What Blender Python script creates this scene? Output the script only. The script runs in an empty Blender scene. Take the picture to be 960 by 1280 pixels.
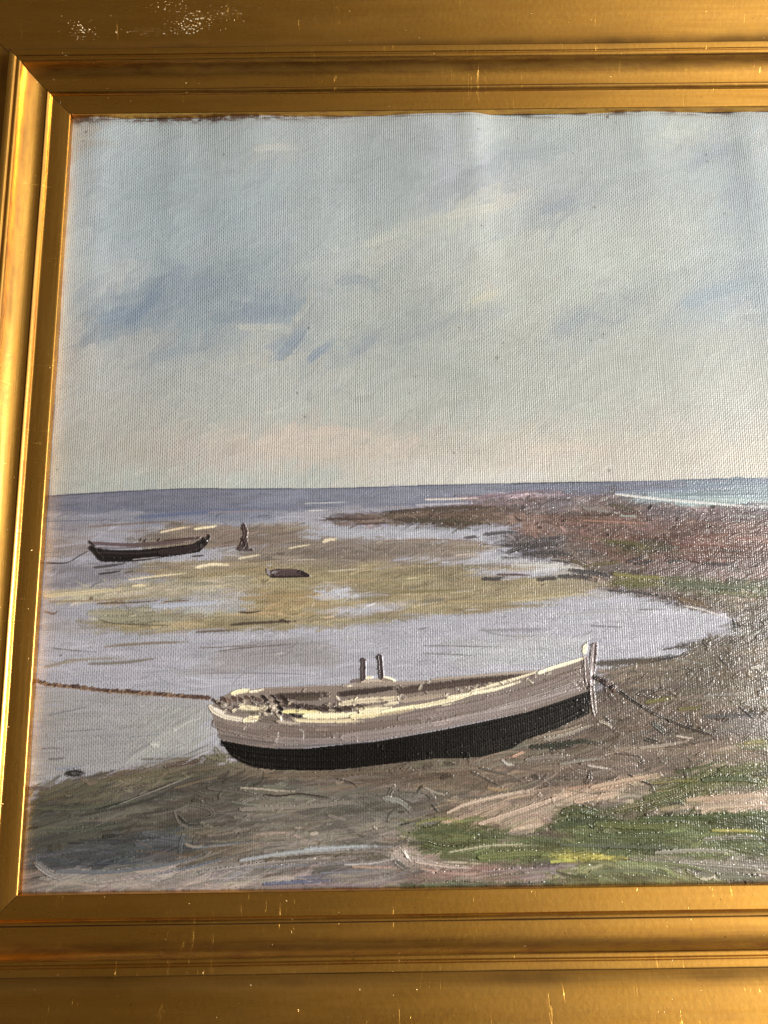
import bpy, math, random
import numpy as np

# ------------------------------------------------------------------ camera, world, lights, exposure
sc = bpy.context.scene
cam_d = bpy.data.cameras.new("camera")
cam = bpy.data.objects.new("camera", cam_d)
sc.collection.objects.link(cam)
sc.camera = cam
cam_d.sensor_fit = 'VERTICAL'
cam_d.sensor_height = 36.0
cam_d.lens = 980.0 / 1280.0 * 36.0
cam_d.clip_start = 0.01
cam_d.clip_end = 50
from mathutils import Matrix, Vector
PITCH, YAW, ROLL = 0.18595631, 0.0033675, -0.01367453
# the camera looks at the painting (+Y), tipped up a little
cam.matrix_world = (Matrix.Translation((0.20985867, -0.48265579, 0.12908253))
                    @ Matrix.Rotation(-YAW, 4, 'Z')
                    @ Matrix.Rotation(math.pi / 2 + PITCH, 4, 'X')
                    @ Matrix.Rotation(ROLL, 4, 'Z'))

world = bpy.data.worlds.new("World")
sc.world = world
world.use_nodes = True
wb = world.node_tree.nodes["Background"]
# the dim room around it: dark to the left, lighter towards the window side on the right
wn = world.node_tree.nodes; wl = world.node_tree.links
w_tc = wn.new("ShaderNodeTexCoord"); w_sep = wn.new("ShaderNodeSeparateXYZ")
wl.new(w_tc.outputs["Generated"], w_sep.inputs[0])
w_r = wn.new("ShaderNodeValToRGB")
w_m = wn.new("ShaderNodeMapRange"); w_m.inputs[1].default_value = -1; w_m.inputs[2].default_value = 1
wl.new(w_sep.outputs[0], w_m.inputs[0]); wl.new(w_m.outputs[0], w_r.inputs[0])
el = w_r.color_ramp.elements
el[0].position = 0.0; el[0].color = (0.055, 0.042, 0.024, 1)
el[1].position = 1.0; el[1].color = (0.4, 0.36, 0.32, 1)
for p_, c_ in ((.42, (0.062, 0.046, 0.026, 1)), (.52, (0.10, 0.080, 0.052, 1)), (.61, (0.26, 0.225, 0.17, 1)), (.71, (0.90, 0.80, 0.66, 1)), (.85, (0.9, 0.83, 0.74, 1))):
    e = el.new(p_); e.color = c_
# floor and ceiling are darker than the walls
w_z = wn.new("ShaderNodeValToRGB"); w_mz = wn.new("ShaderNodeMapRange"); w_mz.inputs[1].default_value = -1; w_mz.inputs[2].default_value = 1
wl.new(w_sep.outputs[2], w_mz.inputs[0]); wl.new(w_mz.outputs[0], w_z.inputs[0])
ez = w_z.color_ramp.elements
ez[0].position = .16; ez[0].color = (.16, .14, .12, 1); ez[1].position = .96; ez[1].color = (.16, .14, .12, 1)
for p_, c_ in ((.36, 1.0), (.85, 1.0)):
    e = ez.new(p_); e.color = (c_, c_, c_, 1)
w_x = wn.new("ShaderNodeMix"); w_x.data_type = 'RGBA'; w_x.blend_type = 'MULTIPLY'; w_x.inputs[0].default_value = 1
wl.new(w_r.outputs[0], w_x.inputs[6]); wl.new(w_z.outputs[0], w_x.inputs[7])
wl.new(w_x.outputs[2], wb.inputs[0])
wb.inputs[1].default_value = 1.45

def area_light(name, loc, target, size, size_y, power, color):
    d = bpy.data.lights.new(name, 'AREA')
    d.shape = 'RECTANGLE'; d.size = size; d.size_y = size_y
    d.energy = power; d.color = color
    o = bpy.data.objects.new(name, d)
    sc.collection.objects.link(o)
    o.location = loc
    o.rotation_euler = (Vector(target) - Vector(loc)).to_track_quat('-Z', 'Y').to_euler()
    return o
# a low window to the right of the picture rakes across the canvas
area_light("window_light", (4.3, -2.5, -0.05), (0.24, 0, 0.25), 0.65, 1.35, 385, (1.0, 0.975, 0.935))

sc.view_settings.view_transform = 'Standard'
sc.view_settings.look = 'None'
sc.view_settings.exposure = 0.0
sc.view_settings.gamma = 1.0

# ------------------------------------------------------------------ helpers
def link(name, me, mat=None, parent=None):
    o = bpy.data.objects.new(name, me)
    sc.collection.objects.link(o)
    if mat: me.materials.append(mat)
    if parent: o.parent = parent
    return o

def np_mesh(name, V, F, smooth=True):
    me = bpy.data.meshes.new(name)
    V = np.asarray(V, np.float32); F = np.asarray(F, np.int32)
    me.vertices.add(len(V)); me.vertices.foreach_set("co", V.ravel())
    me.loops.add(F.size); me.loops.foreach_set("vertex_index", F.ravel())
    me.polygons.add(len(F))
    me.polygons.foreach_set("loop_start", np.arange(0, F.size, 4, dtype=np.int32))
    if smooth: me.polygons.foreach_set("use_smooth", np.ones(len(F), bool))
    me.update(calc_edges=True)
    return me

class NT:
    def __init__(s, name):
        s.m = bpy.data.materials.new(name); s.m.use_nodes = True
        s.t = s.m.node_tree; s.n = s.t.nodes; s.b = s.n["Principled BSDF"]
    def node(s, kind, **kw):
        n = s.n.new(kind)
        for k, v in kw.items(): setattr(n, k, v)
        return n
    def put(s, sock, v):
        if hasattr(v, "is_linked") or hasattr(v, "links"): s.t.links.new(v, sock)
        else: sock.default_value = v
    def math(s, op, a, b=0.0, c=0.0, clamp=False):
        n = s.node("ShaderNodeMath", operation=op, use_clamp=clamp)
        s.put(n.inputs[0], a); s.put(n.inputs[1], b); s.put(n.inputs[2], c)
        return n.outputs[0]
    def noise(s, vec, scale, detail=3, rough=.55, dist=0):
        n = s.node("ShaderNodeTexNoise")
        s.put(n.inputs["Vector"], vec)
        n.inputs["Scale"].default_value = scale; n.inputs["Detail"].default_value = detail
        n.inputs["Roughness"].default_value = rough; n.inputs["Distortion"].default_value = dist
        return n.outputs["Fac"]
    def mapping(s, vec, scale=(1, 1, 1), rot=(0, 0, 0), loc=(0, 0, 0)):
        n = s.node("ShaderNodeMapping"); s.put(n.inputs[0], vec)
        n.inputs["Scale"].default_value = scale; n.inputs["Rotation"].default_value = rot
        n.inputs["Location"].default_value = loc
        return n.outputs[0]
    def ramp(s, fac, a, b, lo=0.0, hi=1.0):
        n = s.node("ShaderNodeMapRange", interpolation_type='SMOOTHSTEP')
        s.put(n.inputs[0], fac)
        n.inputs[1].default_value = a; n.inputs[2].default_value = b
        n.inputs[3].default_value = lo; n.inputs[4].default_value = hi
        return n.outputs[0]
    def mix(s, fac, a, b, mode='MIX'):
        n = s.node("ShaderNodeMix", data_type='RGBA', blend_type=mode)
        s.put(n.inputs[0], fac)
        s.put(n.inputs[6], a if not isinstance(a, tuple) else (*a, 1))
        s.put(n.inputs[7], b if not isinstance(b, tuple) else (*b, 1))
        return n.outputs[2]

# ------------------------------------------------------------------ materials
def gilt_material():
    k = NT("worn_gilding")
    uvn = k.node("ShaderNodeUVMap"); uvn.uv_map = "rail"     # u along the rail, v across it, metres
    uv = uvn.outputs[0]
    att = k.node("ShaderNodeAttribute"); att.attribute_name = "wear_shade"
    sep = k.node("ShaderNodeSeparateColor"); k.put(sep.inputs[0], att.outputs["Color"])
    chips, scuff, reds = sep.outputs[0], sep.outputs[1], sep.outputs[2]
    grime_shade = att.outputs["Alpha"]
    along = k.noise(k.mapping(uv, (12, 420, 1)), 1.0, 4, .6)
    patch = k.noise(uv, 14, 4, .6)
    col = k.mix(k.ramp(along, .3, .75), (0.89, 0.50, 0.115), (0.77, 0.40, 0.075))
    col = k.mix(k.ramp(patch, .45, .75, 0, .55), col, (0.62, 0.35, 0.09))
    tarn = k.noise(k.mapping(uv, (9, 95, 1), loc=(4, 1, 0)), 1.0, 5, .62)
    col = k.mix(k.ramp(tarn, .45, .74, 0, .6), col, (0.46, 0.235, 0.05))
    # red bole showing through where the leaf is rubbed thin
    bole = k.noise(k.mapping(uv, (60, 240, 1)), 1.0, 4, .65)
    col = k.mix(k.math('MULTIPLY', k.ramp(bole, .42, .72), k.math('ADD', k.math('MULTIPLY', reds, .9), .06)), col, (0.50, 0.21, 0.085))
    # dirt specks
    specks = k.ramp(k.noise(uv, 520, 2, .5), .735, .775)
    col = k.mix(specks, col, (0.10, 0.05, 0.02))
    # old dirt in the quirks and mitres, plus shade bands painted across the mouldings
    gr = k.ramp(k.math('ADD', grime_shade, k.math('MULTIPLY', k.math('SUBTRACT', patch, .5), .7)), .22, 1.05)
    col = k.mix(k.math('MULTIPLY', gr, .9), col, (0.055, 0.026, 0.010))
    # cross scratches burnished by handling
    scr = k.noise(k.mapping(uv, (560, 42, 1), (0, 0, .18)), 1.0, 3, .6, .6)
    scr2 = k.noise(k.mapping(uv, (300, 300, 1)), 1.0, 3, .5)
    scrm = k.math('MULTIPLY', k.ramp(scr, .67, .85), k.ramp(k.noise(uv, 26, 3), .48, .62), clamp=True)
    scr3 = k.ramp(k.noise(k.mapping(uv, (330, 40, 1), (0, 0, -.55), (2, 5, 0)), 1.0, 4, .7, .8), .60, .80)
    scr3 = k.math('MULTIPLY', scr3, k.ramp(k.noise(uv, 19, 3), .45, .62))
    scrm = k.math('MAXIMUM', scrm, k.math('MULTIPLY', scr3, .7))
    # chips: pale gesso
    spk = k.noise(uv, 640, 3, .6)
    chipm = k.math('MULTIPLY', k.ramp(k.math('MULTIPLY', spk, chips), .545, .575), 1.0)
    fine = k.ramp(k.noise(k.mapping(uv, (1, 1, 1), (0, 0, 0), (3, 7, 0)), 330, 2, .5), .745, .77)
    chipm = k.math('MAXIMUM', chipm, k.math('MULTIPLY', fine, .35))
    base = k.mix(chipm, col, (0.86, 0.78, 0.55))
    k.put(k.b.inputs["Base Color"], base)
    k.put(k.b.inputs["Metallic"], k.math('SUBTRACT', 1.0, k.math('MULTIPLY', chipm, .95)))
    r = k.math('ADD', 0.17, k.math('MULTIPLY', along, .10))
    r = k.math('ADD', r, k.math('MULTIPLY', patch, .10))
    r = k.math('ADD', r, k.math('MULTIPLY', k.ramp(tarn, .42, .74), .10))
    r = k.math('ADD', r, k.math('MULTIPLY', scrm, .16))
    r = k.math('ADD', r, k.math('MULTIPLY', gr, .30))
    k.put(k.b.inputs["Roughness"], r)
    bump = k.node("ShaderNodeBump"); bump.inputs["Strength"].default_value = .55
    bump.inputs["Distance"].default_value = .0004
    h = k.math('ADD', k.math('MULTIPLY', along, .35), k.math('MULTIPLY', scr2, .30))
    h = k.math('ADD', h, k.math('MULTIPLY', scrm, k.math('MULTIPLY', scuff, 1.2)))
    h = k.math('ADD', h, k.math('MULTIPLY', chipm, 1.4))
    k.put(bump.inputs["Height"], h)
    k.put(k.b.inputs["Normal"], bump.outputs[0])
    return k.m

def paint_material():
    k = NT("oil_paint_on_linen")
    att = k.node("ShaderNodeAttribute"); att.attribute_name = "pigment"
    col, thick = att.outputs["Color"], att.outputs["Alpha"]
    tc = k.node("ShaderNodeTexCoord"); v = tc.outputs["Object"]
    sx = k.node("ShaderNodeSeparateXYZ"); k.put(sx.inputs[0], v)
    x, z = sx.outputs[0], sx.outputs[2]
    P = 0.00138
    # threads wander a little and vary in thickness
    wob = k.noise(k.mapping(v, (60, 1, 22)), 1.0, 3, .6)
    wobz = k.noise(k.mapping(v, (22, 1, 60), loc=(5, 0, 3)), 1.0, 3, .6)
    ph = k.math('ADD', k.math('MULTIPLY', x, 2 * math.pi / P), k.math('MULTIPLY', wob, 14))
    pz = k.math('ADD', k.math('MULTIPLY', z, 2 * math.pi / P), k.math('MULTIPLY', wobz, 16))
    warp = k.math('SINE', ph); weft = k.math('SINE', pz)
    dot = k.math('MULTIPLY', k.math('SINE', k.math('MULTIPLY', ph, .5)), k.math('SINE', k.math('MULTIPLY', pz, .5)))
    slub = k.noise(k.mapping(v, (1300, 1, 18)), 1.0, 3, .65)        # vertical slubs
    slubz = k.noise(k.mapping(v, (14, 1, 900)), 1.0, 2, .5)
    area = k.ramp(k.noise(v, 7, 2), .42, .58)
    h = k.math('MULTIPLY', warp, k.math('ADD', .10, k.math('MULTIPLY', k.noise(k.mapping(v, (40, 1, 12), loc=(1, 2, 9)), 1.0, 3, .6), .38)))
    h = k.math('ADD', h, k.math('MULTIPLY', weft, .17))
    h = k.math('ADD', h, k.math('MULTIPLY', dot, k.math('ADD', .10, k.math('MULTIPLY', area, .18))))
    h = k.math('ADD', h, k.math('MULTIPLY', slub, 1.35))
    h = k.math('ADD', h, k.math('MULTIPLY', slubz, .45))
    grain = k.noise(v, 1150, 3, .6)
    h = k.math('ADD', h, k.math('MULTIPLY', grain, 1.3))
    show = k.math('SUBTRACT', 1.0, k.math('MULTIPLY', thick, .95), clamp=True)
    h = k.math('MULTIPLY', h, show)
    bump = k.node("ShaderNodeBump"); bump.inputs["Strength"].default_value = 1.0
    bump.inputs["Distance"].default_value = .00017
    k.put(bump.inputs["Height"], h)
    k.put(k.b.inputs["Normal"], bump.outputs[0])
    # grime settled between the threads
    g = k.ramp(h, .4, 1.7, .95, 1.04)
    gm = k.node("ShaderNodeCombineColor")
    for i in range(3): k.put(gm.inputs[i], g)
    c = k.mix(1.0, col, gm.outputs[0], 'MULTIPLY')
    # fly specks and old varnish spots
    sp = k.ramp(k.noise(v, 150, 1, .4), .815, .84)
    c = k.mix(k.math('MULTIPLY', sp, .75), c, (.12, .08, .045))
    k.put(k.b.inputs["Base Color"], c)
    k.put(k.b.inputs["Roughness"], k.math('SUBTRACT', k.math('ADD', .22, k.math('MULTIPLY', k.noise(v, 30, 3), .20)), k.math('MULTIPLY', thick, .10)))
    k.b.inputs["IOR"].default_value = 1.5
    k.b.inputs["Specular IOR Level"].default_value = .55
    return k.m

def plain(name, col, rough=.8, nscale=60, amt=.25):
    k = NT(name)
    tc = k.node("ShaderNodeTexCoord")
    n = k.noise(tc.outputs["Object"], nscale, 4)
    k.put(k.b.inputs["Base Color"], k.mix(n, tuple(c * (1 - amt) for c in col), tuple(min(1, c * (1 + amt)) for c in col)))
    k.b.inputs["Roughness"].default_value = rough
    return k.m

GILT = gilt_material(); PAINT = paint_material()
LINEN = plain("raw_linen", (.42, .33, .22), .9, 400)
PLASTER = plain("wall_plaster", (.55, .52, .47), .9, 30, .06)

# ------------------------------------------------------------------ wall behind
W_MM, H_MM = 640.0, 500.0          # sight size of the canvas, mm
def box(x0, x1, y0, y1, z0, z1):
    V = [(x, y, z) for x in (x0, x1) for y in (y0, y1) for z in (z0, z1)]
    F = [(0, 1, 3, 2), (4, 6, 7, 5), (0, 4, 5, 1), (2, 3, 7, 6), (0, 2, 6, 4), (1, 5, 7, 3)]
    return V, F
V, F = box(-1.5, 2.3, .022, .08, -1.2, 1.6)
wall = link("wall", np_mesh("wall", V, F, False), PLASTER)
wall["kind"] = "structure"

# ------------------------------------------------------------------ the framed painting
root = bpy.data.objects.new("framed_painting", None)
sc.collection.objects.link(root)
root["label"] = "oil painting of a beached boat on a tidal shore in a worn gilt frame"
root["category"] = "painting"

# moulding profile: (distance outward from the sight edge, height towards the viewer) in mm
def arc(p0, p1, a0, a1, n):
    """points from p0 to p1 whose slope turns from a0 to a1 degrees"""
    t = np.linspace(0, 1, n); a = np.radians(a0 + (a1 - a0) * t)
    dx = np.concatenate([[0], np.cumsum(np.cos((a[1:] + a[:-1]) / 2))]); dy = np.concatenate([[0], np.cumsum(np.sin((a[1:] + a[:-1]) / 2))])
    return np.stack([p0[0] + dx / dx[-1] * (p1[0] - p0[0]), p0[1] + dy / dy[-1] * (p1[1] - p0[1])], 1)
SIGHT = np.vstack([[(0, -1.5), (0, 1.5), (0.05, 3.3), (.35, 3.9)], arc((.6, 4.0), (12.2, 5.8), 12, 6, 14),
                   arc((12.4, 5.95), (14.6, 8.6), 70, 20, 8), [(14.9, 8.7), (15.2, 8.3)]])
COVE = np.vstack([[(15.2, 8.3)], arc((15.4, 8.2), (29.0, 17.6), 2, 66, 26), [(29.2, 18.0)]])
BEAD = np.vstack([[(29.2, 18.0)], arc((29.3, 18.3), (31.6, 19.2), 75, -12, 9), arc((31.9, 18.9), (33.0, 19.0), -50, 60, 5),
                  arc((33.1, 19.3), (37.3, 20.2), 35, 2, 8), [(37.6, 19.9), (37.8, 19.0)]])
OUTER = np.vstack([[(37.8, 19.0), (38.0, 14.2)], arc((38.4, 13.9), (64, 17.5), -6, 14, 20), arc((64.5, 17.7), (96, 31), 14, 32, 24)[1:],
                   arc((96.6, 31.3), (103, 31), 50, -55, 8), [(104, 28), (104.3, 12), (104.3, -20)]])

def rail_point(side, s, u, h):
    """side: which rail; u = position along it measured on the sight edge (0..L), mitred at 45 degrees"""
    L = W_MM if side in ('top', 'bottom') else H_MM
    a = -s + u * (L + 2 * s)           # u in 0..1
    if side == 'top':    return a, -h, H_MM + s
    if side == 'bottom': return a, -h, -s
    if side == 'left':   return -s, -h, a
    return W_MM + s, -h, a

rng = np.random.default_rng(5)
def smooth_noise(n, step, amp):
    k = rng.normal(0, 1, n // step + 3)
    return np.interp(np.arange(n) / step, np.arange(len(k)), k) * amp

def rail_strip(side, prof, nu, name, mat, parent, soft=0.05):
    # refine the profile so that dents have vertices to move
    pts = [prof[0]]
    for a, b in zip(prof[:-1], prof[1:]):
        m = max(1, int(np.ceil(np.linalg.norm(b - a) / 1.1)))
        for i in range(1, m + 1): pts.append(a + (b - a) * i / m)
    P = np.array(pts); npf = len(P)
    L = W_MM if side in ('top', 'bottom') else H_MM
    arcl = np.concatenate([[0], np.cumsum(np.linalg.norm(np.diff(P, axis=0), axis=1))])
    U = np.linspace(0, 1, nu); U[1] = .25 / L; U[2] = .7 / L; U[3] = 1.2 / L; U[-2] = 1 - U[1]; U[-3] = 1 - U[2]; U[-4] = 1 - U[3]
    assert (np.diff(U) > 0).all()
    UU, II = np.meshgrid(U, np.arange(npf), indexing='ij')
    S = P[II, 0]; Hh = P[II, 1].copy()
    wav = smooth_noise(nu, 60, .10) + smooth_noise(nu, 12, .02)      # hand-made unevenness
    Hh += wav[:, None]
    S2 = S + (smooth_noise(nu, 45, .10))[:, None] * (S > 1)
    x, y, z = rail_point(side, S2, UU, Hh)
    # open the mitre by a hair so the joint reads as a crack
    gap = .16
    if side in ('top', 'bottom'): x = np.where(UU == 0, x + gap, x); x = np.where(UU == 1, x - gap, x)
    else: z = np.where(UU == 0, z + gap, z); z = np.where(UU == 1, z - gap, z)
    V = np.stack([x, y, z], -1).reshape(-1, 3) / 1000
    idx = np.arange(nu * npf).reshape(nu, npf)
    A, B, C, D = idx[:-1, :-1], idx[1:, :-1], idx[1:, 1:], idx[:-1, 1:]
    F = np.stack([A, B, C, D], -1).reshape(-1, 4)
    if side in ('top', 'left'): pass
    if side in ('top', 'right'): F = F[:, ::-1]
    F = F[:, ::-1] if side in ('left', 'right', 'top', 'bottom') and FLIP[side] else F
    me = np_mesh(name, V, F)
    uv = me.uv_layers.new(name="rail")
    a = (-S + UU * (L + 2 * S)) / 1000 + {'top': 0, 'bottom': 3.1, 'left': 6.7, 'right': 9.3}[side]
    c = (S * .0 + arcl[II] + P[0, 0]) / 1000
    UVv = np.stack([a, c], -1).reshape(-1, 2).astype(np.float32)
    uv.data.foreach_set("uv", UVv[F.ravel()].ravel())
    # wear and shade attribute: R chips, G scuffs, B red bole, A dirt plus painted shade
    am = (-S + UU * (L + 2 * S)); chips = np.full(am.shape, .70); reds = np.zeros(am.shape); sc_ = np.full(am.shape, .6)
    if side == 'top':
        for (cx_, cs, rx, rs, g) in CHIPS:
            chips = np.maximum(chips, .70 + g * np.exp(-((am - cx_) / rx) ** 2 - ((S - cs) / rs) ** 2))
    sl = np.gradient(P[:, 1]) / np.maximum(1e-6, np.hypot(np.gradient(P[:, 0]), np.gradient(P[:, 1])))
    ed = np.abs(sl)[II]
    reds = np.clip(ed * 1.1 - .25, 0, 1)
    grime_shade = np.zeros(am.shape)
    for g0, gw, ga in ((0, .3, .35), (15.2, .9, 1.1), (29.15, .35, .7), (32.0, .35, .8), (38.3, 1.8, 1.3), (43.5, 8, .75), (26.0, 2.6, .62), (13.6, .9, .35)):  # quirks hold dirt; wide cove and outer bands are shade put into the colour
        grime_shade = np.maximum(grime_shade, ga * np.exp(-((S - g0) / gw) ** 2))
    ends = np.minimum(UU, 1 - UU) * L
    grime_shade = np.maximum(grime_shade, 1.3 * np.exp(-(ends / .45) ** 2))
    at = me.color_attributes.new("wear_shade", 'FLOAT_COLOR', 'POINT')
    at.data.foreach_set("color", np.stack([chips, sc_, reds, grime_shade], -1).astype(np.float32).ravel())
    return link(name, me, mat, parent)
FLIP = {'top': False, 'bottom': False, 'left': True, 'right': True}
CHIPS = [(86, 61, 24, 9, .22), (80, 56, 14, 4, .24), (58, 55, 26, 5, .17), (8, 56, 14, 8, .22), (32, 55, 18, 4, .15), (108, 66, 20, 8, .17), (70, 70, 30, 5, .16), (-22, 40, 3, 3, .3), (2, 34, 3, 2, .25), (-8, 6, 2, 2, .35)]

for side in ('top', 'bottom', 'left', 'right'):
    nu = 420 if side != 'right' else 150
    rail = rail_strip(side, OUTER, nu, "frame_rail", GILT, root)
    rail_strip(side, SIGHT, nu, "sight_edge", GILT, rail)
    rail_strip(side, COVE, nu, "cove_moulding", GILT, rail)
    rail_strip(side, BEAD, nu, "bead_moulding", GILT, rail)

# ------------------------------------------------------------------ the painting itself: strokes laid on a height and pigment sheet
RES = 0.42
NX, NY = int(W_MM / RES) + 1, int(H_MM / RES) + 1
# rectification of the tracing: traced units -> sheet millimetres (x right, y down from the top sight edge)
HI = np.array([[5.53028768e-01, 3.72629999e-02, -5.58183763e+01], [7.07843389e-03, 6.22315377e-01, -9.24253851e+01],
               [-9.61814401e-07, 2.11971861e-04, 9.68825156e-01]])
HF = np.linalg.inv(HI)
def R(p):
    p = np.atleast_2d(np.asarray(p, float))
    q = np.c_[p, np.ones(len(p))] @ HI.T
    return q[:, :2] / q[:, 2:] / RES
gx, gy = np.meshgrid(np.arange(NX) * RES, np.arange(NY) * RES)
den = HF[2, 0] * gx + HF[2, 1] * gy + HF[2, 2]
TX = (HF[0, 0] * gx + HF[0, 1] * gy + HF[0, 2]) / den     # tracing coordinates of every sample
TY = (HF[1, 0] * gx + HF[1, 1] * gy + HF[1, 2]) / den

def lin(c):
    c = np.asarray(c, float) / 255
    return np.where(c <= .04045, c / 12.92, ((c + .055) / 1.055) ** 2.4)
def fnoise(cell, seed, octv=3):
    r = np.random.default_rng(seed); out = np.zeros((NY, NX)); amp = 1; tot = 0
    for o in range(octv):
        cy, cx = (cell, cell) if np.isscalar(cell) else cell
        cy /= 2 ** o; cx /= 2 ** o
        ny, nx = int(NY / cy) + 3, int(NX / cx) + 3
        g = r.normal(0, 1, (ny, nx))
        yy = np.arange(NY) / cy; xx = np.arange(NX) / cx
        y0 = yy.astype(int); x0 = xx.astype(int); fy = yy - y0; fx = xx - x0
        fy = fy * fy * (3 - 2 * fy); fx = fx * fx * (3 - 2 * fx)
        a = g[y0][:, x0] * (1 - fx) + g[y0][:, x0 + 1] * fx
        b = g[y0 + 1][:, x0] * (1 - fx) + g[y0 + 1][:, x0 + 1] * fx
        out += amp * (a * (1 - fy[:, None]) + b * fy[:, None]); tot += amp; amp *= .5
    return out / tot

WX = TX + fnoise((14, 40), 1, 4) * 16.0; WY = TY + fnoise((12, 40), 2, 4) * 4.5       # hand wobble on colour borders
GAIN = 1.0
C = np.zeros((NY, NX, 3)); HGT = np.zeros((NY, NX)); THK = np.zeros((NY, NX)); DIR = np.zeros((NY, NX))
REG = np.zeros((NY, NX), np.uint8)
REGN = ['painted_sky', 'painted_sea', 'painted_tidal_flat', 'painted_headland', 'painted_beach', 'painted_grass', 'painted_boat',
        'painted_rowing_boat', 'painted_figure', 'painted_rope', 'painted_hull', 'painted_rope', 'painted_rope']
SKY, SEA, FLAT, HEAD, BEACH, GRASS, BOAT, ROW, FIG, ROPE, WRECK, ROPE2, ROPE3 = range(13)

def inside(pts, X, Y):
    m = np.zeros(X.shape, bool); n = len(pts)
    for i in range(n):
        x0, y0 = pts[i]; x1, y1 = pts[(i + 1) % n]
        if y0 == y1: continue
        c = ((Y < y0) != (Y < y1)) & (X < (x1 - x0) * (Y - y0) / (y1 - y0) + x0)
        m ^= c
    return m
def poly(pts, c, reg=None, d=None, c2=None, exact=False):
    """flat underpainting of an area; c2 = colour at its lower edge"""
    P = np.array(pts, float); r = R(P)
    x0, y0 = np.maximum(0, np.floor(r.min(0)).astype(int) - 8); x1, y1 = np.ceil(r.max(0)).astype(int) + 9
    sl = (slice(y0, min(NY, y1)), slice(x0, min(NX, x1)))
    if sl[0].start >= sl[0].stop or sl[1].start >= sl[1].stop: return
    X, Y = (TX[sl], TY[sl]) if exact else (WX[sl], WY[sl])
    m = inside(P, X, Y)
    if c is not None:
        col = lin(c) * np.ones(X.shape + (3,))
        if c2 is not None:
            t = np.clip((Y - P[:, 1].min()) / (np.ptp(P[:, 1]) + 1e-6), 0, 1)[..., None]
            col = lin(c) * (1 - t) + lin(c2) * t
        C[sl][m] = col[m]
    if reg is not None: REG[sl][m] = reg
    if d is not None: DIR[sl][m] = math.radians(d)
def blob(x, y, rx, ry, ang, c, a):
    ca, sa = math.cos(math.radians(ang)), math.sin(math.radians(ang))
    rr = max(rx, ry) * 2.2; q = R([(x - rr, y - rr), (x + rr, y + rr), (x + rr, y - rr), (x - rr, y + rr)])
    x0, y0 = np.maximum(0, q.min(0).astype(int)); x1, y1 = q.max(0).astype(int)
    sl = (slice(y0, min(NY, max(0, y1))), slice(x0, min(NX, max(0, x1))))
    if sl[0].start >= sl[0].stop or sl[1].start >= sl[1].stop: return
    dx, dy = TX[sl] + EDGE[sl] * 5 - x, TY[sl] + EDGE2[sl] * 5 - y
    u = (dx * ca + dy * sa) / rx; v = (-dx * sa + dy * ca) / ry
    w = (a * np.clip(1.35 - (u * u + v * v), 0, 1) ** .8)[..., None]
    C[sl] = C[sl] * (1 - w) + lin(c) * w
NZ = fnoise((2.6, 2.6), 61, 2) * 1.6; NZ += .5 * np.sin(gx * 2 * math.pi / 1.38)
THM = .8; STREAK = .34
HSC = 1.8; JIT = .13
EDGE, EDGE2 = fnoise(24, 7, 4), fnoise(24, 8, 4)

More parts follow.
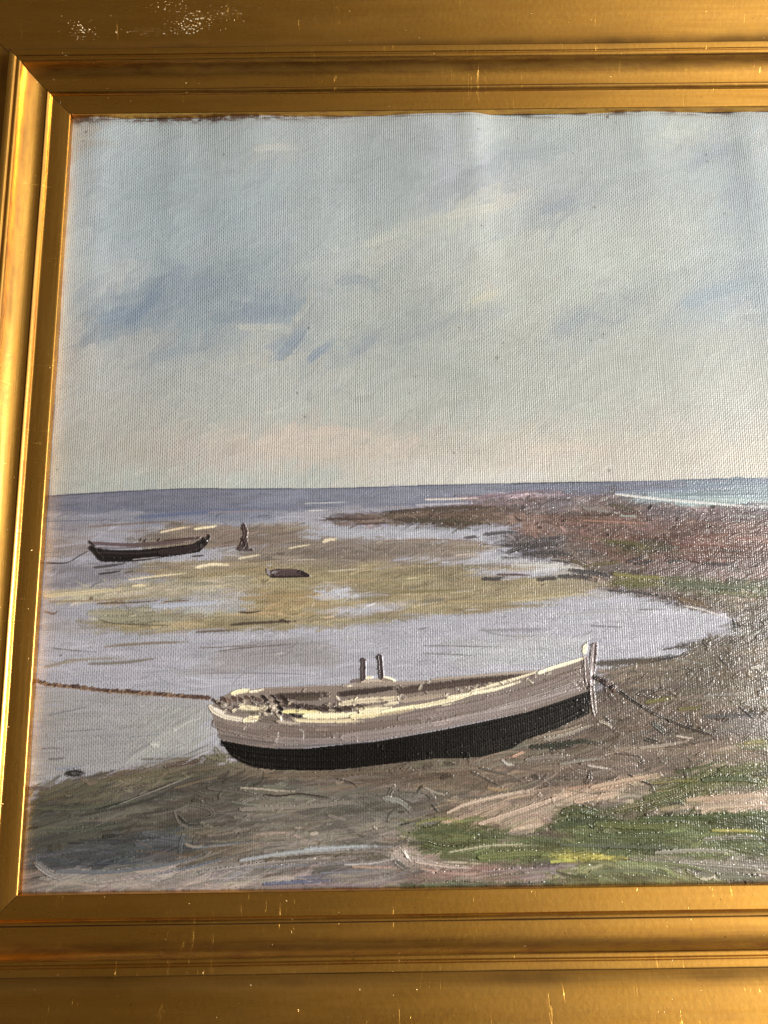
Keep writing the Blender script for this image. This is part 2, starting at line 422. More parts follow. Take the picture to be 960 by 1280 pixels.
prng = np.random.default_rng(11)
def stroke(pts, w, c, h=.12, a=1.0, br=.5, dry=.25, reg=None, c2=None, taper=.35, thk=.6, wob=.0, raw=False, clip=None):
    """one loaded brush stroke: pts in tracing units, w width, h relief in mm, br bristle contrast, dry how broken it ends"""
    r = np.asarray(pts, float) if raw else R(pts)
    if len(r) < 2: return
    ww = max(1.3, w * 1.2 if not raw else w)
    if len(r) > 2 and not raw:                                       # round the corners
        t = np.linspace(0, 1, len(r)); tt = np.linspace(0, 1, (len(r) - 1) * 3 + 1)
        r = np.stack([np.interp(tt, t, r[:, 0]), np.interp(tt, t, r[:, 1])], 1)
        k = r.copy(); k[1:-1] = (r[:-2] + 2 * r[1:-1] + r[2:]) / 4; r = k
    x0, y0 = np.maximum(0, np.floor(r.min(0) - ww).astype(int)); x1, y1 = np.ceil(r.max(0) + ww).astype(int) + 1
    x1 = min(NX, x1); y1 = min(NY, y1)
    if x0 >= x1 or y0 >= y1: return
    X, Y = np.meshgrid(np.arange(x0, x1), np.arange(y0, y1))
    best = np.full(X.shape, 1e9); T = np.zeros(X.shape); S = np.zeros(X.shape); acc = 0.0
    for (ax, ay), (bx, by) in zip(r[:-1], r[1:]):
        dx, dy = bx - ax, by - ay; L = math.hypot(dx, dy)
        if L < 1e-6: continue
        u = np.clip(((X - ax) * dx + (Y - ay) * dy) / (L * L), 0, 1)
        ex, ey = X - (ax + u * dx), Y - (ay + u * dy); d = np.hypot(ex, ey)
        sg = np.sign(dx * ey - dy * ex); m = d < best
        best[m] = d[m]; T[m] = (sg * d)[m]; S[m] = (acc + u * L)[m]; acc += L
    if acc == 0: return
    s = S / acc
    nb = max(5, int(ww * 1.3)); prof = prng.random(nb + 2)
    t = T / (ww / 2)
    tb = np.clip((t + 1) / 2 * nb, 0, nb + .99); i = tb.astype(int); f = tb - i
    b = prof[i] * (1 - f) + prof[np.minimum(i + 1, nb + 1)] * f
    jag = prof[::-1][i] * .12
    jz = NZ[y0:y1, x0:x1]
    wid = 1 - taper * np.clip((s - .6) / .4, 0, 1) - .25 * np.clip((.08 - s) / .08, 0, 1)
    wid = wid * (1 + JIT * jz)
    edge = np.clip((wid - np.abs(t)) * ww / 2 / 1.1 + .25, 0, 1)
    tail = np.clip((1.0 - s + .05 * jz) / (dry * (.25 + b)) if dry > 0 else 1, 0, 1)
    m = edge * tail * np.clip((s + .02 + jag) / .04, 0, 1)
    if br > .7: m = m * np.clip((b - .25) * 4, .15, 1)
    if clip is not None: m = m * ((REG[y0:y1, x0:x1] == clip) if clip >= 0 else (REG[y0:y1, x0:x1] != SKY))
    al = (m * a)[..., None]
    col = lin(c)[None, None]
    if c2 is not None: col = lin(c) * (1 - s[..., None]) + lin(c2) * s[..., None]
    col = col * (1 + (b[..., None] - .5) * STREAK * br)
    sl = (slice(y0, y1), slice(x0, x1))
    C[sl] = C[sl] * (1 - al) + col * al
    ridge = np.exp(-((np.abs(t) - .82 * wid) / .16) ** 2) * .55 + np.exp(-((s - .97) / .03) ** 2) * .5
    HGT[sl] = HGT[sl] * (1 - m * .45) + m * h * HSC * (.45 + br * (b - .4) + ridge)
    THK[sl] = THK[sl] * (1 - m) + m * thk * THM
    if reg is not None: REG[sl][m > .45] = reg

# --- sky underpainting: broad colour grid, then clouds
SX = [60, 200, 330, 480, 640, 800, 960]
SYs = [150, 230, 300, 370, 440, 510, 560, 600]
SG = [[(146, 158, 162), (146, 160, 166), (148, 158, 162), (150, 160, 164), (160, 172, 172), (158, 170, 170), (158, 170, 172)],
      [(155, 168, 176), (144, 160, 168), (147, 161, 167), (150, 162, 167), (160, 168, 172), (157, 168, 170), (156, 170, 176)],
      [(160, 173, 180), (144, 160, 170), (150, 164, 170), (158, 168, 168), (165, 172, 168), (164, 172, 168), (160, 175, 180)],
      [(164, 172, 174), (144, 158, 168), (146, 158, 164), (156, 164, 160), (162, 168, 162), (160, 169, 165), (158, 171, 178)],
      [(163, 166, 164), (152, 160, 162), (155, 162, 162), (155, 163, 160), (156, 162, 156), (163, 169, 163), (168, 172, 168)],
      [(163, 164, 161), (160, 163, 159), (158, 164, 160), (160, 165, 160), (160, 165, 159), (168, 171, 163), (172, 174, 168)],
      [(158, 159, 152), (166, 161, 152), (174, 165, 153), (178, 169, 156), (172, 167, 154), (178, 171, 158), (180, 175, 163)],
      [(160, 163, 157), (161, 166, 160), (166, 169, 164), (176, 174, 164), (177, 173, 164), (180, 174, 163), (181, 177, 168)]]
SG = lin(np.array(SG))
xi = np.clip(np.interp(TX, SX, range(7)), 0, 5.999); yi = np.clip(np.interp(TY, SYs, range(8)), 0, 6.999)
x0 = xi.astype(int); y0 = yi.astype(int); fx = (xi - x0)[..., None]; fy = (yi - y0)[..., None]
fx = fx * fx * (3 - 2 * fx); fy = fy * fy * (3 - 2 * fy)
C[:] = (SG[y0, x0] * (1 - fx) + SG[y0, x0 + 1] * fx) * (1 - fy) + (SG[y0 + 1, x0] * (1 - fx) + SG[y0 + 1, x0 + 1] * fx) * fy
DIR[:] = math.radians(-32)
for b in [(250, 390, 150, 45, -8, (128, 146, 160), .5), (170, 250, 90, 70, -30, (142, 158, 168), .4), (430, 250, 110, 70, -30, (146, 160, 166), .35),  # x, y, rx, ry, angle, colour, strength: cloud masses
    (185, 372, 60, 18, -38, (116, 137, 160), .6), (160, 395, 55, 20, -10, (124, 143, 163), .6), (110, 385, 25, 20, 0, (140, 155, 168), .5),
    (290, 345, 75, 25, -25, (126, 145, 158), .5), (225, 425, 50, 22, -30, (132, 148, 160), .6), (335, 385, 55, 20, 5, (122, 142, 160), .6),
    (365, 420, 40, 12, -45, (124, 143, 162), .6), (400, 440, 30, 9, -40, (128, 146, 164), .55), (450, 355, 28, 10, 8, (132, 147, 158), .65),
    (440, 430, 40, 12, -35, (140, 152, 160), .5), (520, 400, 55, 30, -25, (142, 152, 155), .5), (600, 392, 30, 12, -10, (140, 150, 154), .5),
    (300, 270, 60, 40, -30, (140, 156, 168), .5), (180, 240, 60, 50, -20, (140, 155, 165), .45), (90, 250, 35, 60, 0, (160, 172, 182), .5),
    (545, 175, 35, 25, -20, (146, 154, 164), .5), (650, 190, 60, 22, -15, (146, 158, 168), .6), (580, 230, 60, 20, -30, (142, 152, 162), .5),
    (700, 255, 50, 18, -20, (142, 154, 164), .55), (560, 200, 14, 60, 5, (158, 166, 180), .5), (890, 190, 45, 25, -5, (145, 158, 170), .55),
    (860, 165, 50, 12, -10, (166, 174, 166), .6), (930, 260, 40, 40, 0, (146, 164, 176), .45), (900, 370, 70, 28, -18, (144, 160, 174), .45),
    (955, 350, 30, 60, 0, (152, 168, 180), .35), (760, 390, 70, 22, -35, (148, 160, 164), .5), (710, 402, 30, 14, -30, (140, 152, 160), .5),
    (590, 265, 50, 14, -18, (176, 178, 166), .6), (625, 252, 35, 10, -5, (178, 178, 166), .5), (500, 300, 60, 16, -35, (168, 172, 164), .6),
    (440, 320, 60, 14, -30, (160, 168, 164), .5), (600, 370, 35, 10, -18, (178, 176, 154), .6), (640, 330, 90, 30, -30, (167, 173, 166), .5),
    (345, 185, 30, 12, -10, (162, 166, 160), .5), (790, 300, 110, 40, -25, (165, 173, 168), .5), (330, 410, 40, 8, -2, (164, 166, 160), .6),
    (380, 395, 22, 10, -20, (164, 166, 158), .5), (300, 372, 35, 6, 0, (156, 164, 168), .5), (150, 345, 40, 14, -20, (166, 170, 170), .45),
    (330, 450, 60, 12, -3, (168, 166, 154), .45), (100, 450, 30, 25, 0, (170, 168, 164), .4), (180, 430, 35, 20, -20, (160, 158, 156), .4),
    (480, 470, 120, 20, -5, (156, 163, 158), .4), (560, 480, 60, 30, 0, (152, 158, 152), .5), (400, 470, 60, 14, -5, (166, 168, 160), .5),
    (370, 545, 70, 14, 0, (184, 168, 154), .6), (430, 560, 80, 14, 0, (180, 170, 156), .5), (260, 572, 70, 16, 0, (172, 160, 152), .5),
    (520, 580, 60, 14, 0, (176, 172, 166), .5), (570, 560, 50, 16, 0, (166, 162, 150), .5), (700, 565, 70, 16, 0, (184, 172, 158), .55),
    (760, 540, 70, 18, 0, (172, 172, 160), .4), (660, 580, 60, 12, 0, (182, 170, 160), .45), (860, 560, 90, 20, 0, (180, 176, 164), .45),
    (930, 575, 40, 14, 0, (188, 178, 160), .45), (350, 602, 110, 6, -1, (158, 170, 166), .55), (160, 604, 80, 7, -2, (150, 162, 160), .5),
    (620, 596, 120, 6, -1, (182, 182, 176), .5), (60, 500, 20, 90, 0, (166, 168, 168), .4), (110, 165, 22, 10, 0, (172, 156, 130), .4),
    (104, 180, 12, 14, 0, (170, 156, 132), .35), (1080, 300, 120, 90, 0, (160, 172, 174), .5), (1150, 200, 100, 50, 0, (150, 162, 170), .5)]:
    blob(*b)

HOR = [(30, 621), (58, 619), (100, 616), (150, 613), (240, 610), (330, 610), (420, 609), (480, 608), (520, 606), (600, 604), (680, 603), (700, 602),
       (760, 601), (820, 600), (855, 599), (920, 597), (960, 597), (1100, 595), (1400, 590)]
LOW = [(1400, 1300), (-20, 1300)]
P_ = poly
poly(HOR + LOW, (108, 116, 146), SEA, -1, exact=True)
poly([(30, 640)] + [(200, 640), (400, 634), (560, 630), (700, 640), (1400, 700)] + LOW, (146, 148, 168), SEA, -1)
poly([(30, 621), (330, 612), (330, 630), (30, 634)], (112, 116, 142), None, -2)
poly([(330, 612), (640, 606), (640, 622), (330, 632)], (118, 126, 152), None, -2)
poly([(30, 640), (190, 640), (190, 655), (30, 660)], (134, 136, 156), None, -2)
poly([(30, 655), (130, 655), (110, 668), (100, 680), (30, 690)], (142, 138, 150), None, -4)
poly([(30, 678), (108, 670), (108, 692), (58, 702), (30, 704)], (138, 128, 132), None, -5)
poly([(55, 705), (110, 700), (130, 712), (170, 716), (130, 730), (55, 735)], (126, 124, 140), None, -4)
poly([(180, 640), (340, 634), (340, 650), (180, 656)], (116, 124, 152), None, -3)
# far right sea
poly([(768, 618), (850, 608), (855, 599), (960, 597), (1400, 590), (1400, 640), (960, 635), (860, 629), (800, 624)], (100, 124, 156), SEA, -1, (138, 168, 172))
# tidal flat (sand bars)
poly([(165, 668), (230, 656), (330, 655), (385, 657), (390, 669), (470, 670), (560, 676), (610, 682), (630, 700), (690, 705), (725, 715), (760, 735), (700, 752), (620, 760),
      (560, 770), (500, 780), (400, 785), (300, 790), (180, 790), (110, 785), (125, 770), (190, 760), (300, 745), (250, 728), (160, 716), (180, 700), (260, 700), (300, 690), (180, 684)],
     (142, 126, 108), FLAT, -2, (152, 138, 96))
poly([(165, 668), (230, 658), (385, 657), (390, 670), (380, 682), (262, 684), (200, 676)], (134, 116, 104), FLAT, -2)
poly([(380, 672), (560, 676), (600, 690), (560, 700), (300, 702), (310, 684)], (138, 124, 112), FLAT, -2)
poly([(240, 712), (500, 705), (640, 716), (700, 725), (560, 745), (360, 765), (300, 760), (320, 740), (260, 730)], (150, 134, 92), FLAT, -3)
poly([(60, 738), (160, 728), (300, 722), (330, 735), (240, 745), (120, 755), (60, 750)], (166, 156, 128), FLAT, -4)
poly([(110, 758), (170, 757), (210, 766), (240, 770), (180, 782), (130, 780)], (146, 140, 112), FLAT, -2)
poly([(300, 742), (340, 738), (420, 745), (400, 768), (330, 772)], (158, 136, 86), FLAT, -2)
poly([(430, 758), (520, 742), (620, 735), (700, 735), (740, 752), (620, 762), (540, 768)], (156, 140, 98), FLAT, -3)
poly([(370, 778), (470, 770), (528, 768), (525, 778), (450, 784)], (148, 136, 102), FLAT, -2)
# water lying on the flat
for pl, c in [([(395, 738), (415, 730), (440, 735), (470, 744), (400, 746)], (166, 170, 188)),
              ([(258, 684), (330, 682), (300, 693), (220, 698), (180, 700), (150, 704), (240, 692)], (152, 154, 168)),
              ([(480, 658), (560, 659), (620, 664), (600, 674), (480, 673), (385, 669), (382, 660)], (156, 160, 178)),
              ([(510, 697), (580, 698), (620, 682), (640, 672), (650, 680), (636, 692), (610, 702), (540, 704)], (156, 160, 180)),
              ([(580, 712), (650, 712), (700, 706), (680, 720), (590, 722)], (154, 156, 172)),
              ([(600, 694), (690, 702), (760, 714), (700, 716), (640, 706)], (168, 170, 176)),
              ([(170, 755), (260, 748), (310, 754), (280, 768), (190, 764)], (156, 164, 184)),
              ([(420, 760), (480, 752), (520, 756), (470, 768), (440, 770)], (160, 162, 178)),
              ([(240, 742), (300, 740), (305, 760), (240, 768)], (156, 152, 150))]:
    poly(pl, c, SEA, -2)
# the bay
poly([(40, 790), (200, 788), (330, 786), (400, 784), (520, 772), (620, 762), (760, 742), (800, 746), (850, 758), (900, 769), (919, 779), (905, 792), (870, 800),
      (830, 816), (780, 832), (745, 838), (700, 900), (38, 990)], (154, 156, 174), SEA, -1)
poly([(50, 770), (110, 770), (130, 788), (50, 796)], (150, 148, 158), SEA, -2)
poly([(300, 800), (420, 795), (420, 828), (280, 842), (240, 840)], (146, 143, 152), SEA, -2)
poly([(560, 800), (740, 795), (740, 815), (560, 840)], (156, 160, 172), SEA, -2)
poly([(47, 858), (180, 868), (268, 876), (275, 940), (60, 975), (36, 985)], (146, 146, 152), SEA, -1)
poly([(170, 880), (262, 885), (272, 935), (170, 945)], (150, 153, 152), SEA, -30)
# headland
poly([(410, 648), (450, 643), (500, 637), (560, 632), (620, 629), (640, 620), (690, 613), (765, 610), (800, 625), (860, 631), (960, 637), (1400, 642), (1400, 1300), (880, 1300), (870, 802),
      (905, 792), (920, 779), (900, 768), (850, 757), (800, 744), (760, 738), (742, 726), (716, 706), (670, 697), (640, 690), (662, 670), (625, 656), (560, 658), (440, 656)], (112, 96, 88), HEAD, -1)
for pl, c, d in [([(470, 640), (620, 632), (640, 655), (500, 657)], (98, 82, 72), -2), ([(640, 618), (780, 612), (820, 630), (700, 640), (640, 640)], (116, 104, 108), -5),
              ([(560, 621), (700, 610), (720, 616), (640, 628), (600, 630)], (128, 114, 122), -2),
              ([(640, 640), (800, 640), (1400, 650), (1400, 700), (900, 690), (640, 670)], (112, 88, 82), 2), ([(800, 628), (1400, 640), (1400, 664), (830, 650)], (114, 100, 104), 1),
              ([(720, 665), (1400, 680), (1400, 720), (860, 716), (760, 700)], (112, 82, 74), 4), ([(630, 672), (700, 668), (720, 690), (690, 700), (640, 692)], (92, 84, 86), -5),
              ([(780, 700), (1400, 705), (1400, 735), (850, 730)], (118, 98, 96), -15), ([(760, 672), (830, 678), (860, 700), (800, 694), (765, 682)], (88, 80, 58), 12),
              ([(765, 712), (790, 716), (838, 719), (845, 734), (800, 738), (755, 730)], (98, 94, 52), 3), ([(840, 722), (1400, 735), (1400, 752), (860, 742)], (92, 96, 72), 3),
              ([(848, 742), (1400, 750), (1400, 790), (920, 775), (890, 765)], (100, 88, 74), 6),
              ([(920, 760), (1400, 770), (1400, 900), (780, 880), (750, 850), (800, 828), (870, 803), (905, 792)], (98, 90, 82), -12),
              ([(750, 838), (870, 806), (860, 826), (760, 850)], (92, 80, 68), -6)]:
    poly(pl, c, HEAD if d != 3 else GRASS, d)
# beach, foreground
poly([(36, 984), (60, 985), (88, 975), (130, 966), (200, 954), (240, 945), (272, 935), (300, 950), (480, 950), (740, 880), (745, 845), (870, 803), (1400, 780), (1400, 1300), (-20, 1300)],
     (112, 101, 86), BEACH, -8)
for pl, c, d in [([(30, 985), (150, 968), (270, 940), (300, 955), (200, 1000), (30, 1035)], (100, 94, 76), -14),
              ([(30, 1000), (130, 1005), (240, 985), (300, 990), (280, 1030), (150, 1060), (30, 1090)], (84, 84, 76), -10),
              ([(150, 990), (270, 965), (480, 980), (500, 1010), (300, 1030), (160, 1035)], (94, 88, 80), -5),
              ([(40, 1060), (200, 1040), (260, 1050), (180, 1085), (60, 1100)], (82, 86, 90), -6),
              ([(30, 1090), (90, 1085), (200, 1080), (500, 1075), (500, 1130), (20, 1130)], (140, 130, 124), -8),
              ([(270, 985), (500, 975), (540, 1010), (500, 1040), (280, 1040)], (112, 106, 96), -4),
              ([(280, 1030), (500, 1020), (520, 1055), (300, 1070)], (124, 116, 106), -3),
              ([(320, 960), (560, 955), (640, 945), (640, 980), (400, 985)], (112, 98, 84), -5),
              ([(560, 1030), (620, 985), (760, 965), (800, 990), (700, 1015), (650, 1040), (600, 1045)], (160, 138, 118), -18),
              ([(560, 975), (640, 950), (780, 930), (900, 920), (1400, 915), (1400, 950), (860, 962), (740, 985), (620, 995)], (116, 100, 86), -6),
              ([(740, 985), (830, 966), (840, 975), (760, 1005), (720, 1010)], (164, 142, 118), -10),
              ([(820, 1010), (880, 990), (1400, 985), (1400, 1015), (840, 1020)], (160, 138, 116), -3),
              ([(740, 870), (800, 850), (900, 880), (900, 930), (760, 930), (660, 935)], (104, 90, 78), -20),
              ([(900, 890), (1400, 880), (1400, 925), (900, 925)], (112, 102, 96), 0),
              ([(520, 1090), (640, 1085), (640, 1100), (520, 1104)], (140, 116, 108), -1),
              ([(640, 1085), (720, 1080), (740, 1092), (640, 1104)], (140, 122, 124), -2),
              ([(500, 1060), (540, 1072), (600, 1080), (520, 1088), (480, 1085)], (160, 144, 134), 5),
              ([(800, 1060), (1400, 1050), (1400, 1100), (860, 1100)], (130, 124, 112), 4)]:
    poly(pl, c, BEACH, d)
for pl, c, d in [([(512, 1030), (545, 1020), (600, 1030), (626, 1042), (600, 1060), (560, 1074), (520, 1064)], (92, 96, 58), -3),
              ([(540, 1074), (620, 1046), (700, 1048), (1400, 1035), (1400, 1062), (840, 1070), (700, 1078), (600, 1080)], (94, 102, 60), 2),
              ([(684, 1028), (720, 1009), (750, 1015), (800, 1020), (960, 1012), (1400, 1015), (1400, 1050), (700, 1052)], (84, 92, 52), 3),
              ([(760, 1014), (810, 1000), (840, 980), (870, 960), (890, 952), (1400, 948), (1400, 984), (900, 986), (860, 1008), (800, 1016)], (94, 94, 54), -14),
              ([(690, 1090), (760, 1072), (860, 1085), (900, 1108), (640, 1112), (660, 1102)], (110, 112, 72), 6),
              ([(930, 920), (1400, 915), (1400, 940), (925, 938)], (104, 100, 62), -4), ([(480, 1106), (560, 1104), (700, 1102), (700, 1125), (470, 1125)], (104, 110, 84), -1),
              ([(690, 1064), (760, 1066), (790, 1076), (700, 1080)], (146, 138, 44), 2)]:
    poly(pl, c, GRASS, d)

# --- brushwork: thousands of strokes picking their load from the underpainting
def blur_in(mask, rx, ry):
    """wet-in-wet softening of the underpainting inside one area"""
    w = mask.astype(float); A = np.concatenate([C * w[..., None], w[..., None]], -1)
    for ax, r_ in ((1, rx), (0, ry)):
        P = np.cumsum(np.concatenate([np.repeat(A.take([0], ax), r_ + 1, ax), A, np.repeat(A.take([-1], ax), r_, ax)], ax), ax)
        n_ = A.shape[ax]
        A = (P.take(range(2 * r_ + 1, 2 * r_ + 1 + n_), ax) - P.take(range(0, n_), ax)) / (2 * r_ + 1)
    out = A[..., :3] / np.maximum(A[..., 3:], 1e-4)
    C[mask] = out[mask]
blur_in(REG != SKY, 9, 2)
st = fnoise((7, 70), 71, 4); st2 = fnoise((5, 22), 72, 3); st3 = fnoise((30, 60), 73, 3)
amp = np.zeros((NY, NX)); 
for r_, a_ in ((SEA, .045), (FLAT, .13), (HEAD, .24), (BEACH, .18), (GRASS, .18)): amp[REG == r_] = a_
C *= np.exp(amp * (st * 1.3 + st2 * 1.0 + st3 * .9))[..., None]
C *= np.exp((amp * .30 * fnoise((10, 40), 74, 3))[..., None] * np.array([1.0, .1, -1.3]))
REF = C.copy()
def brushwork(reg, n, ln, w, h, jit, cj, br=.5, a=.85, thk=.5, curve=.25, dry=.4):
    ys, xs = np.nonzero(np.isin(REG, reg))
    if len(ys) == 0: return
    sel = prng.integers(0, len(ys), n)
    for i in sel:
        y, x = ys[i], xs[i]
        if x > 1290 and prng.random() < .5: continue
        L = ln * prng.uniform(.5, 1.4) / RES * .5; ww = w * prng.uniform(.6, 1.4) / RES * .5
        an = DIR[y, x] + prng.normal(0, jit); cv = prng.normal(0, curve)
        t = np.linspace(-.5, .5, 4)
        aa = an + cv * t
        px = x + L * t * np.cos(aa); py = y + L * t * np.sin(aa)
        of = prng.normal(0, ln * .35); op = prng.normal(0, w * .45)
        yy_ = int(np.clip(y + of * math.sin(an) + op * math.cos(an), 0, NY - 1)); xx_ = int(np.clip(x + of * math.cos(an) - op * math.sin(an), 0, NX - 1))
        if (reg != [SKY]) == (REG[yy_, xx_] == SKY): continue
        c = REF[yy_, xx_] * (1 + prng.normal(0, cj)) * (1 + prng.normal(0, cj * .35, 3))
        c = np.clip(c, .004, 1); cs = np.where(c <= .0031308, c * 12.92, 1.055 * c ** (1 / 2.4) - .055) * 255
        p = np.stack([px, py], 1)
        if prng.random() < .5: p = p[::-1]
        stroke(p, ww, cs, h, a, br, dry, None, None, .3, thk, raw=True, clip=SKY if reg == [SKY] else -1)
brushwork([SKY], 3000, 50, 15, .022, .35, .035, .5, .55, .06, .5, .6)
brushwork([SKY], 2400, 26, 8, .028, .5, .045, .6, .45, .08, .5, .6)
for pts_, w_, c_ in [([(160, 400), (185, 378), (208, 352)], 13, (112, 134, 160)), ([(128, 398), (150, 392), (165, 384)], 16, (122, 142, 163)), ([(225, 360), (262, 350), (290, 352)], 16, (126, 146, 164)),
      ([(270, 398), (320, 390), (388, 384), (384, 400)], 15, (124, 143, 160)), ([(350, 446), (368, 426), (382, 405)], 13, (122, 141, 161)), ([(388, 448), (402, 436), (414, 428)], 10, (122, 142, 166)),
      ([(424, 352), (448, 346), (472, 356)], 13, (136, 149, 160)), ([(440, 442), (460, 430), (480, 408)], 12, (138, 150, 160)), ([(96, 372), (115, 356), (140, 340)], 14, (142, 157, 168)), ([(190, 446), (230, 436), (250, 440)], 14, (138, 152, 162)),
      ([(280, 340), (330, 330), (350, 310)], 14, (136, 154, 164)), ([(500, 425), (560, 402), (580, 380)], 14, (143, 153, 157)), ([(700, 412), (725, 400), (742, 382)], 12, (143, 155, 164)), ([(740, 392), (765, 405), (790, 392)], 10, (148, 158, 164)),
      ([(860, 378), (900, 362), (950, 350)], 16, (142, 161, 176)), ([(870, 200), (900, 186), (930, 190)], 14, (146, 158, 170)), ([(680, 262), (700, 256), (725, 244)], 14, (142, 154, 166)), ([(630, 192), (680, 188), (730, 178)], 12, (147, 159, 168)),
      ([(300, 408), (340, 408), (365, 404)], 8, (164, 167, 160)), ([(370, 398), (385, 380), (398, 352)], 8, (160, 165, 160)), ([(560, 270), (600, 262), (640, 250)], 10, (176, 178, 168)), ([(592, 376), (612, 368), (628, 364)], 9, (178, 177, 154)),
      ([(390, 540), (430, 536), (480, 548)], 10, (184, 170, 155)), ([(330, 560), (400, 566), (470, 562)], 12, (182, 168, 154)), ([(660, 560), (720, 556), (780, 566)], 11, (184, 172, 158)), ([(320, 186), (350, 182), (375, 186)], 9, (166, 170, 166)),
      ([(455, 305), (500, 290), (520, 276)], 10, (170, 175, 168)), ([(830, 168), (860, 164), (880, 170)], 10, (168, 176, 172)), ([(540, 460), (570, 470), (600, 462)], 18, (150, 157, 152))]:
    stroke(pts_, w_ * 1.15, c_, h=.03, a=.62, br=.55, dry=.5, thk=.08, clip=SKY)
STREAK = .5
brushwork([SEA], 4200, 40, 4.2, .07, .05, .045, .6, .7, .3)
brushwork([FLAT], 3600, 32, 3.4, .09, .07, .10, .7, .75, .35)
brushwork([FLAT, SEA], 900, 30, 1.6, .08, .06, .12, .7, .6, .35)
STREAK = .8
brushwork([HEAD], 4600, 18, 3.2, .13, .28, .13, .7, .8, .5)
brushwork([HEAD], 900, 40, 2.0, .12, .06, .20, .6, .7, .5)
brushwork([BEACH], 3600, 42, 5.2, .12, .17, .10, .7, .8, .65)
brushwork([BEACH], 1500, 70, 2.4, .11, .12, .18, .7, .65, .65)
brushwork([GRASS], 2000, 34, 3.6, .14, .14, .16, .7, .8, .6)
def clumps(x0, y0, x1, y1, n, ln, w, h, cj, jit=.9, base=0.0, regs=(3, 4, 5)):
    """little curls and ridges of stiff paint"""
    for _ in range(n):
        x = prng.uniform(x0, x1); y = prng.uniform(y0, y1); q = R([(x, y)])[0]
        xi_, yi_ = int(q[0]), int(q[1])
        if not (4 < xi_ < NX - 4 and 4 < yi_ < NY - 4) or REG[yi_, xi_] not in regs: continue
        c = np.clip(REF[yi_, xi_] * (1 + prng.normal(base, cj)), .006, .8); cs = np.where(c <= .0031308, c * 12.92, 1.055 * c ** (1 / 2.4) - .055) * 255
        a = prng.normal(-.25, jit); L = ln * prng.uniform(.4, 1.6); b = prng.normal(0, .5)
        p = [(x + L * t * math.cos(a + b * t), y + L * t * math.sin(a + b * t)) for t in (-.5, -.15, .2, .5)]
        stroke(p, w * prng.uniform(.6, 1.5), cs, h * prng.uniform(.5, 1.4), .9, .6, .2, None, None, .4, .9)
clumps(620, 610, 960, 760, 300, 7, 3.0, .16, .35, .5)
clumps(760, 760, 960, 930, 200, 8, 3.4, .26, .25, .9)
clumps(480, 930, 900, 1010, 80, 10, 3.4, .30, .28, .9)
clumps(40, 960, 520, 1060, 70, 16, 3.0, .28, .28, .4)
clumps(500, 1010, 960, 1105, 110, 16, 3.0, .28, .28, .3)
clumps(45, 640, 760, 790, 420, 12, 1.8, .15, .20, .12, .05, (1, 2))
clumps(45, 780, 900, 980, 260, 13, 2.2, .14, .07, .25, .04, (1, 2))
HSC = 2.3

# --- named strokes
def ST(lst, **kw):
    for it in lst:
        k = dict(kw)
        if len(it) > 3: k.update(it[3])
        stroke(it[0], it[1], it[2], **k)
# horizon line and far water
poly(HOR + [(1400, 596)] + [(x, y + 2.6) for x, y in HOR[::-1]], None)
ST([([(57, 620), (100, 617), (150, 614.5), (200, 612)], 1.6, (74, 70, 78)), ([(200, 612), (240, 610.5), (330, 611), (400, 610)], 1.5, (78, 80, 92)), ([(400, 610), (480, 609), (560, 605.5), (640, 604)], 1.6, (84, 92, 112)),
    ([(640, 604), (700, 602.5), (770, 601.5)], 2.6, (66, 84, 104)), ([(850, 600), (960, 598)], 1.6, (92, 116, 140))], h=.12, br=.3, dry=.1, a=.9)
ST([([(175, 646), (240, 641), (320, 636)], 5, (92, 108, 152)), ([(60, 651), (160, 649)], 2, (112, 112, 136)), ([(58, 660), (100, 662)], 2, (120, 120, 144)),
    ([(110, 658), (150, 655), (240, 650)], 2.6, (126, 104, 92)), ([(380, 629), (440, 627)], 2, (170, 172, 182)), ([(385, 638), (415, 637)], 1.6, (190, 184, 180)),
    ([(260, 640), (350, 638)], 2.5, (140, 128, 138)), ([(360, 642), (440, 640)], 3, (150, 150, 168)), ([(532, 624), (570, 623), (605, 622)], 2.6, (200, 188, 176)), ([(600, 622), (640, 616), (700, 610)], 3, (120, 100, 112)),
    ([(520, 631), (600, 628)], 3, (160, 160, 176)), ([(400, 650), (440, 646)], 2, (90, 74, 74)), ([(410, 648), (450, 649), (480, 648)], 3, (84, 68, 66)), ([(445, 655), (500, 653)], 2.4, (80, 66, 64)),
    ([(478, 640), (520, 637), (522, 637)], 2.2, (76, 68, 74))], h=.12, br=.5, dry=.35, a=.9)
ST([([(770, 617), (830, 624), (900, 630), (960, 634)], 3.4, (196, 198, 196)), ([(770, 615), (850, 611), (960, 606)], 4, (112, 130, 160)), ([(840, 618), (960, 616)], 4.5, (118, 146, 162)),
    ([(880, 624), (960, 625)], 4, (140, 168, 168)), ([(950, 632), (1300, 640)], 3.4, (190, 194, 192)), ([(776, 644), (800, 645)], 3, (150, 164, 156))], h=.14, br=.7, dry=.3, a=.8)
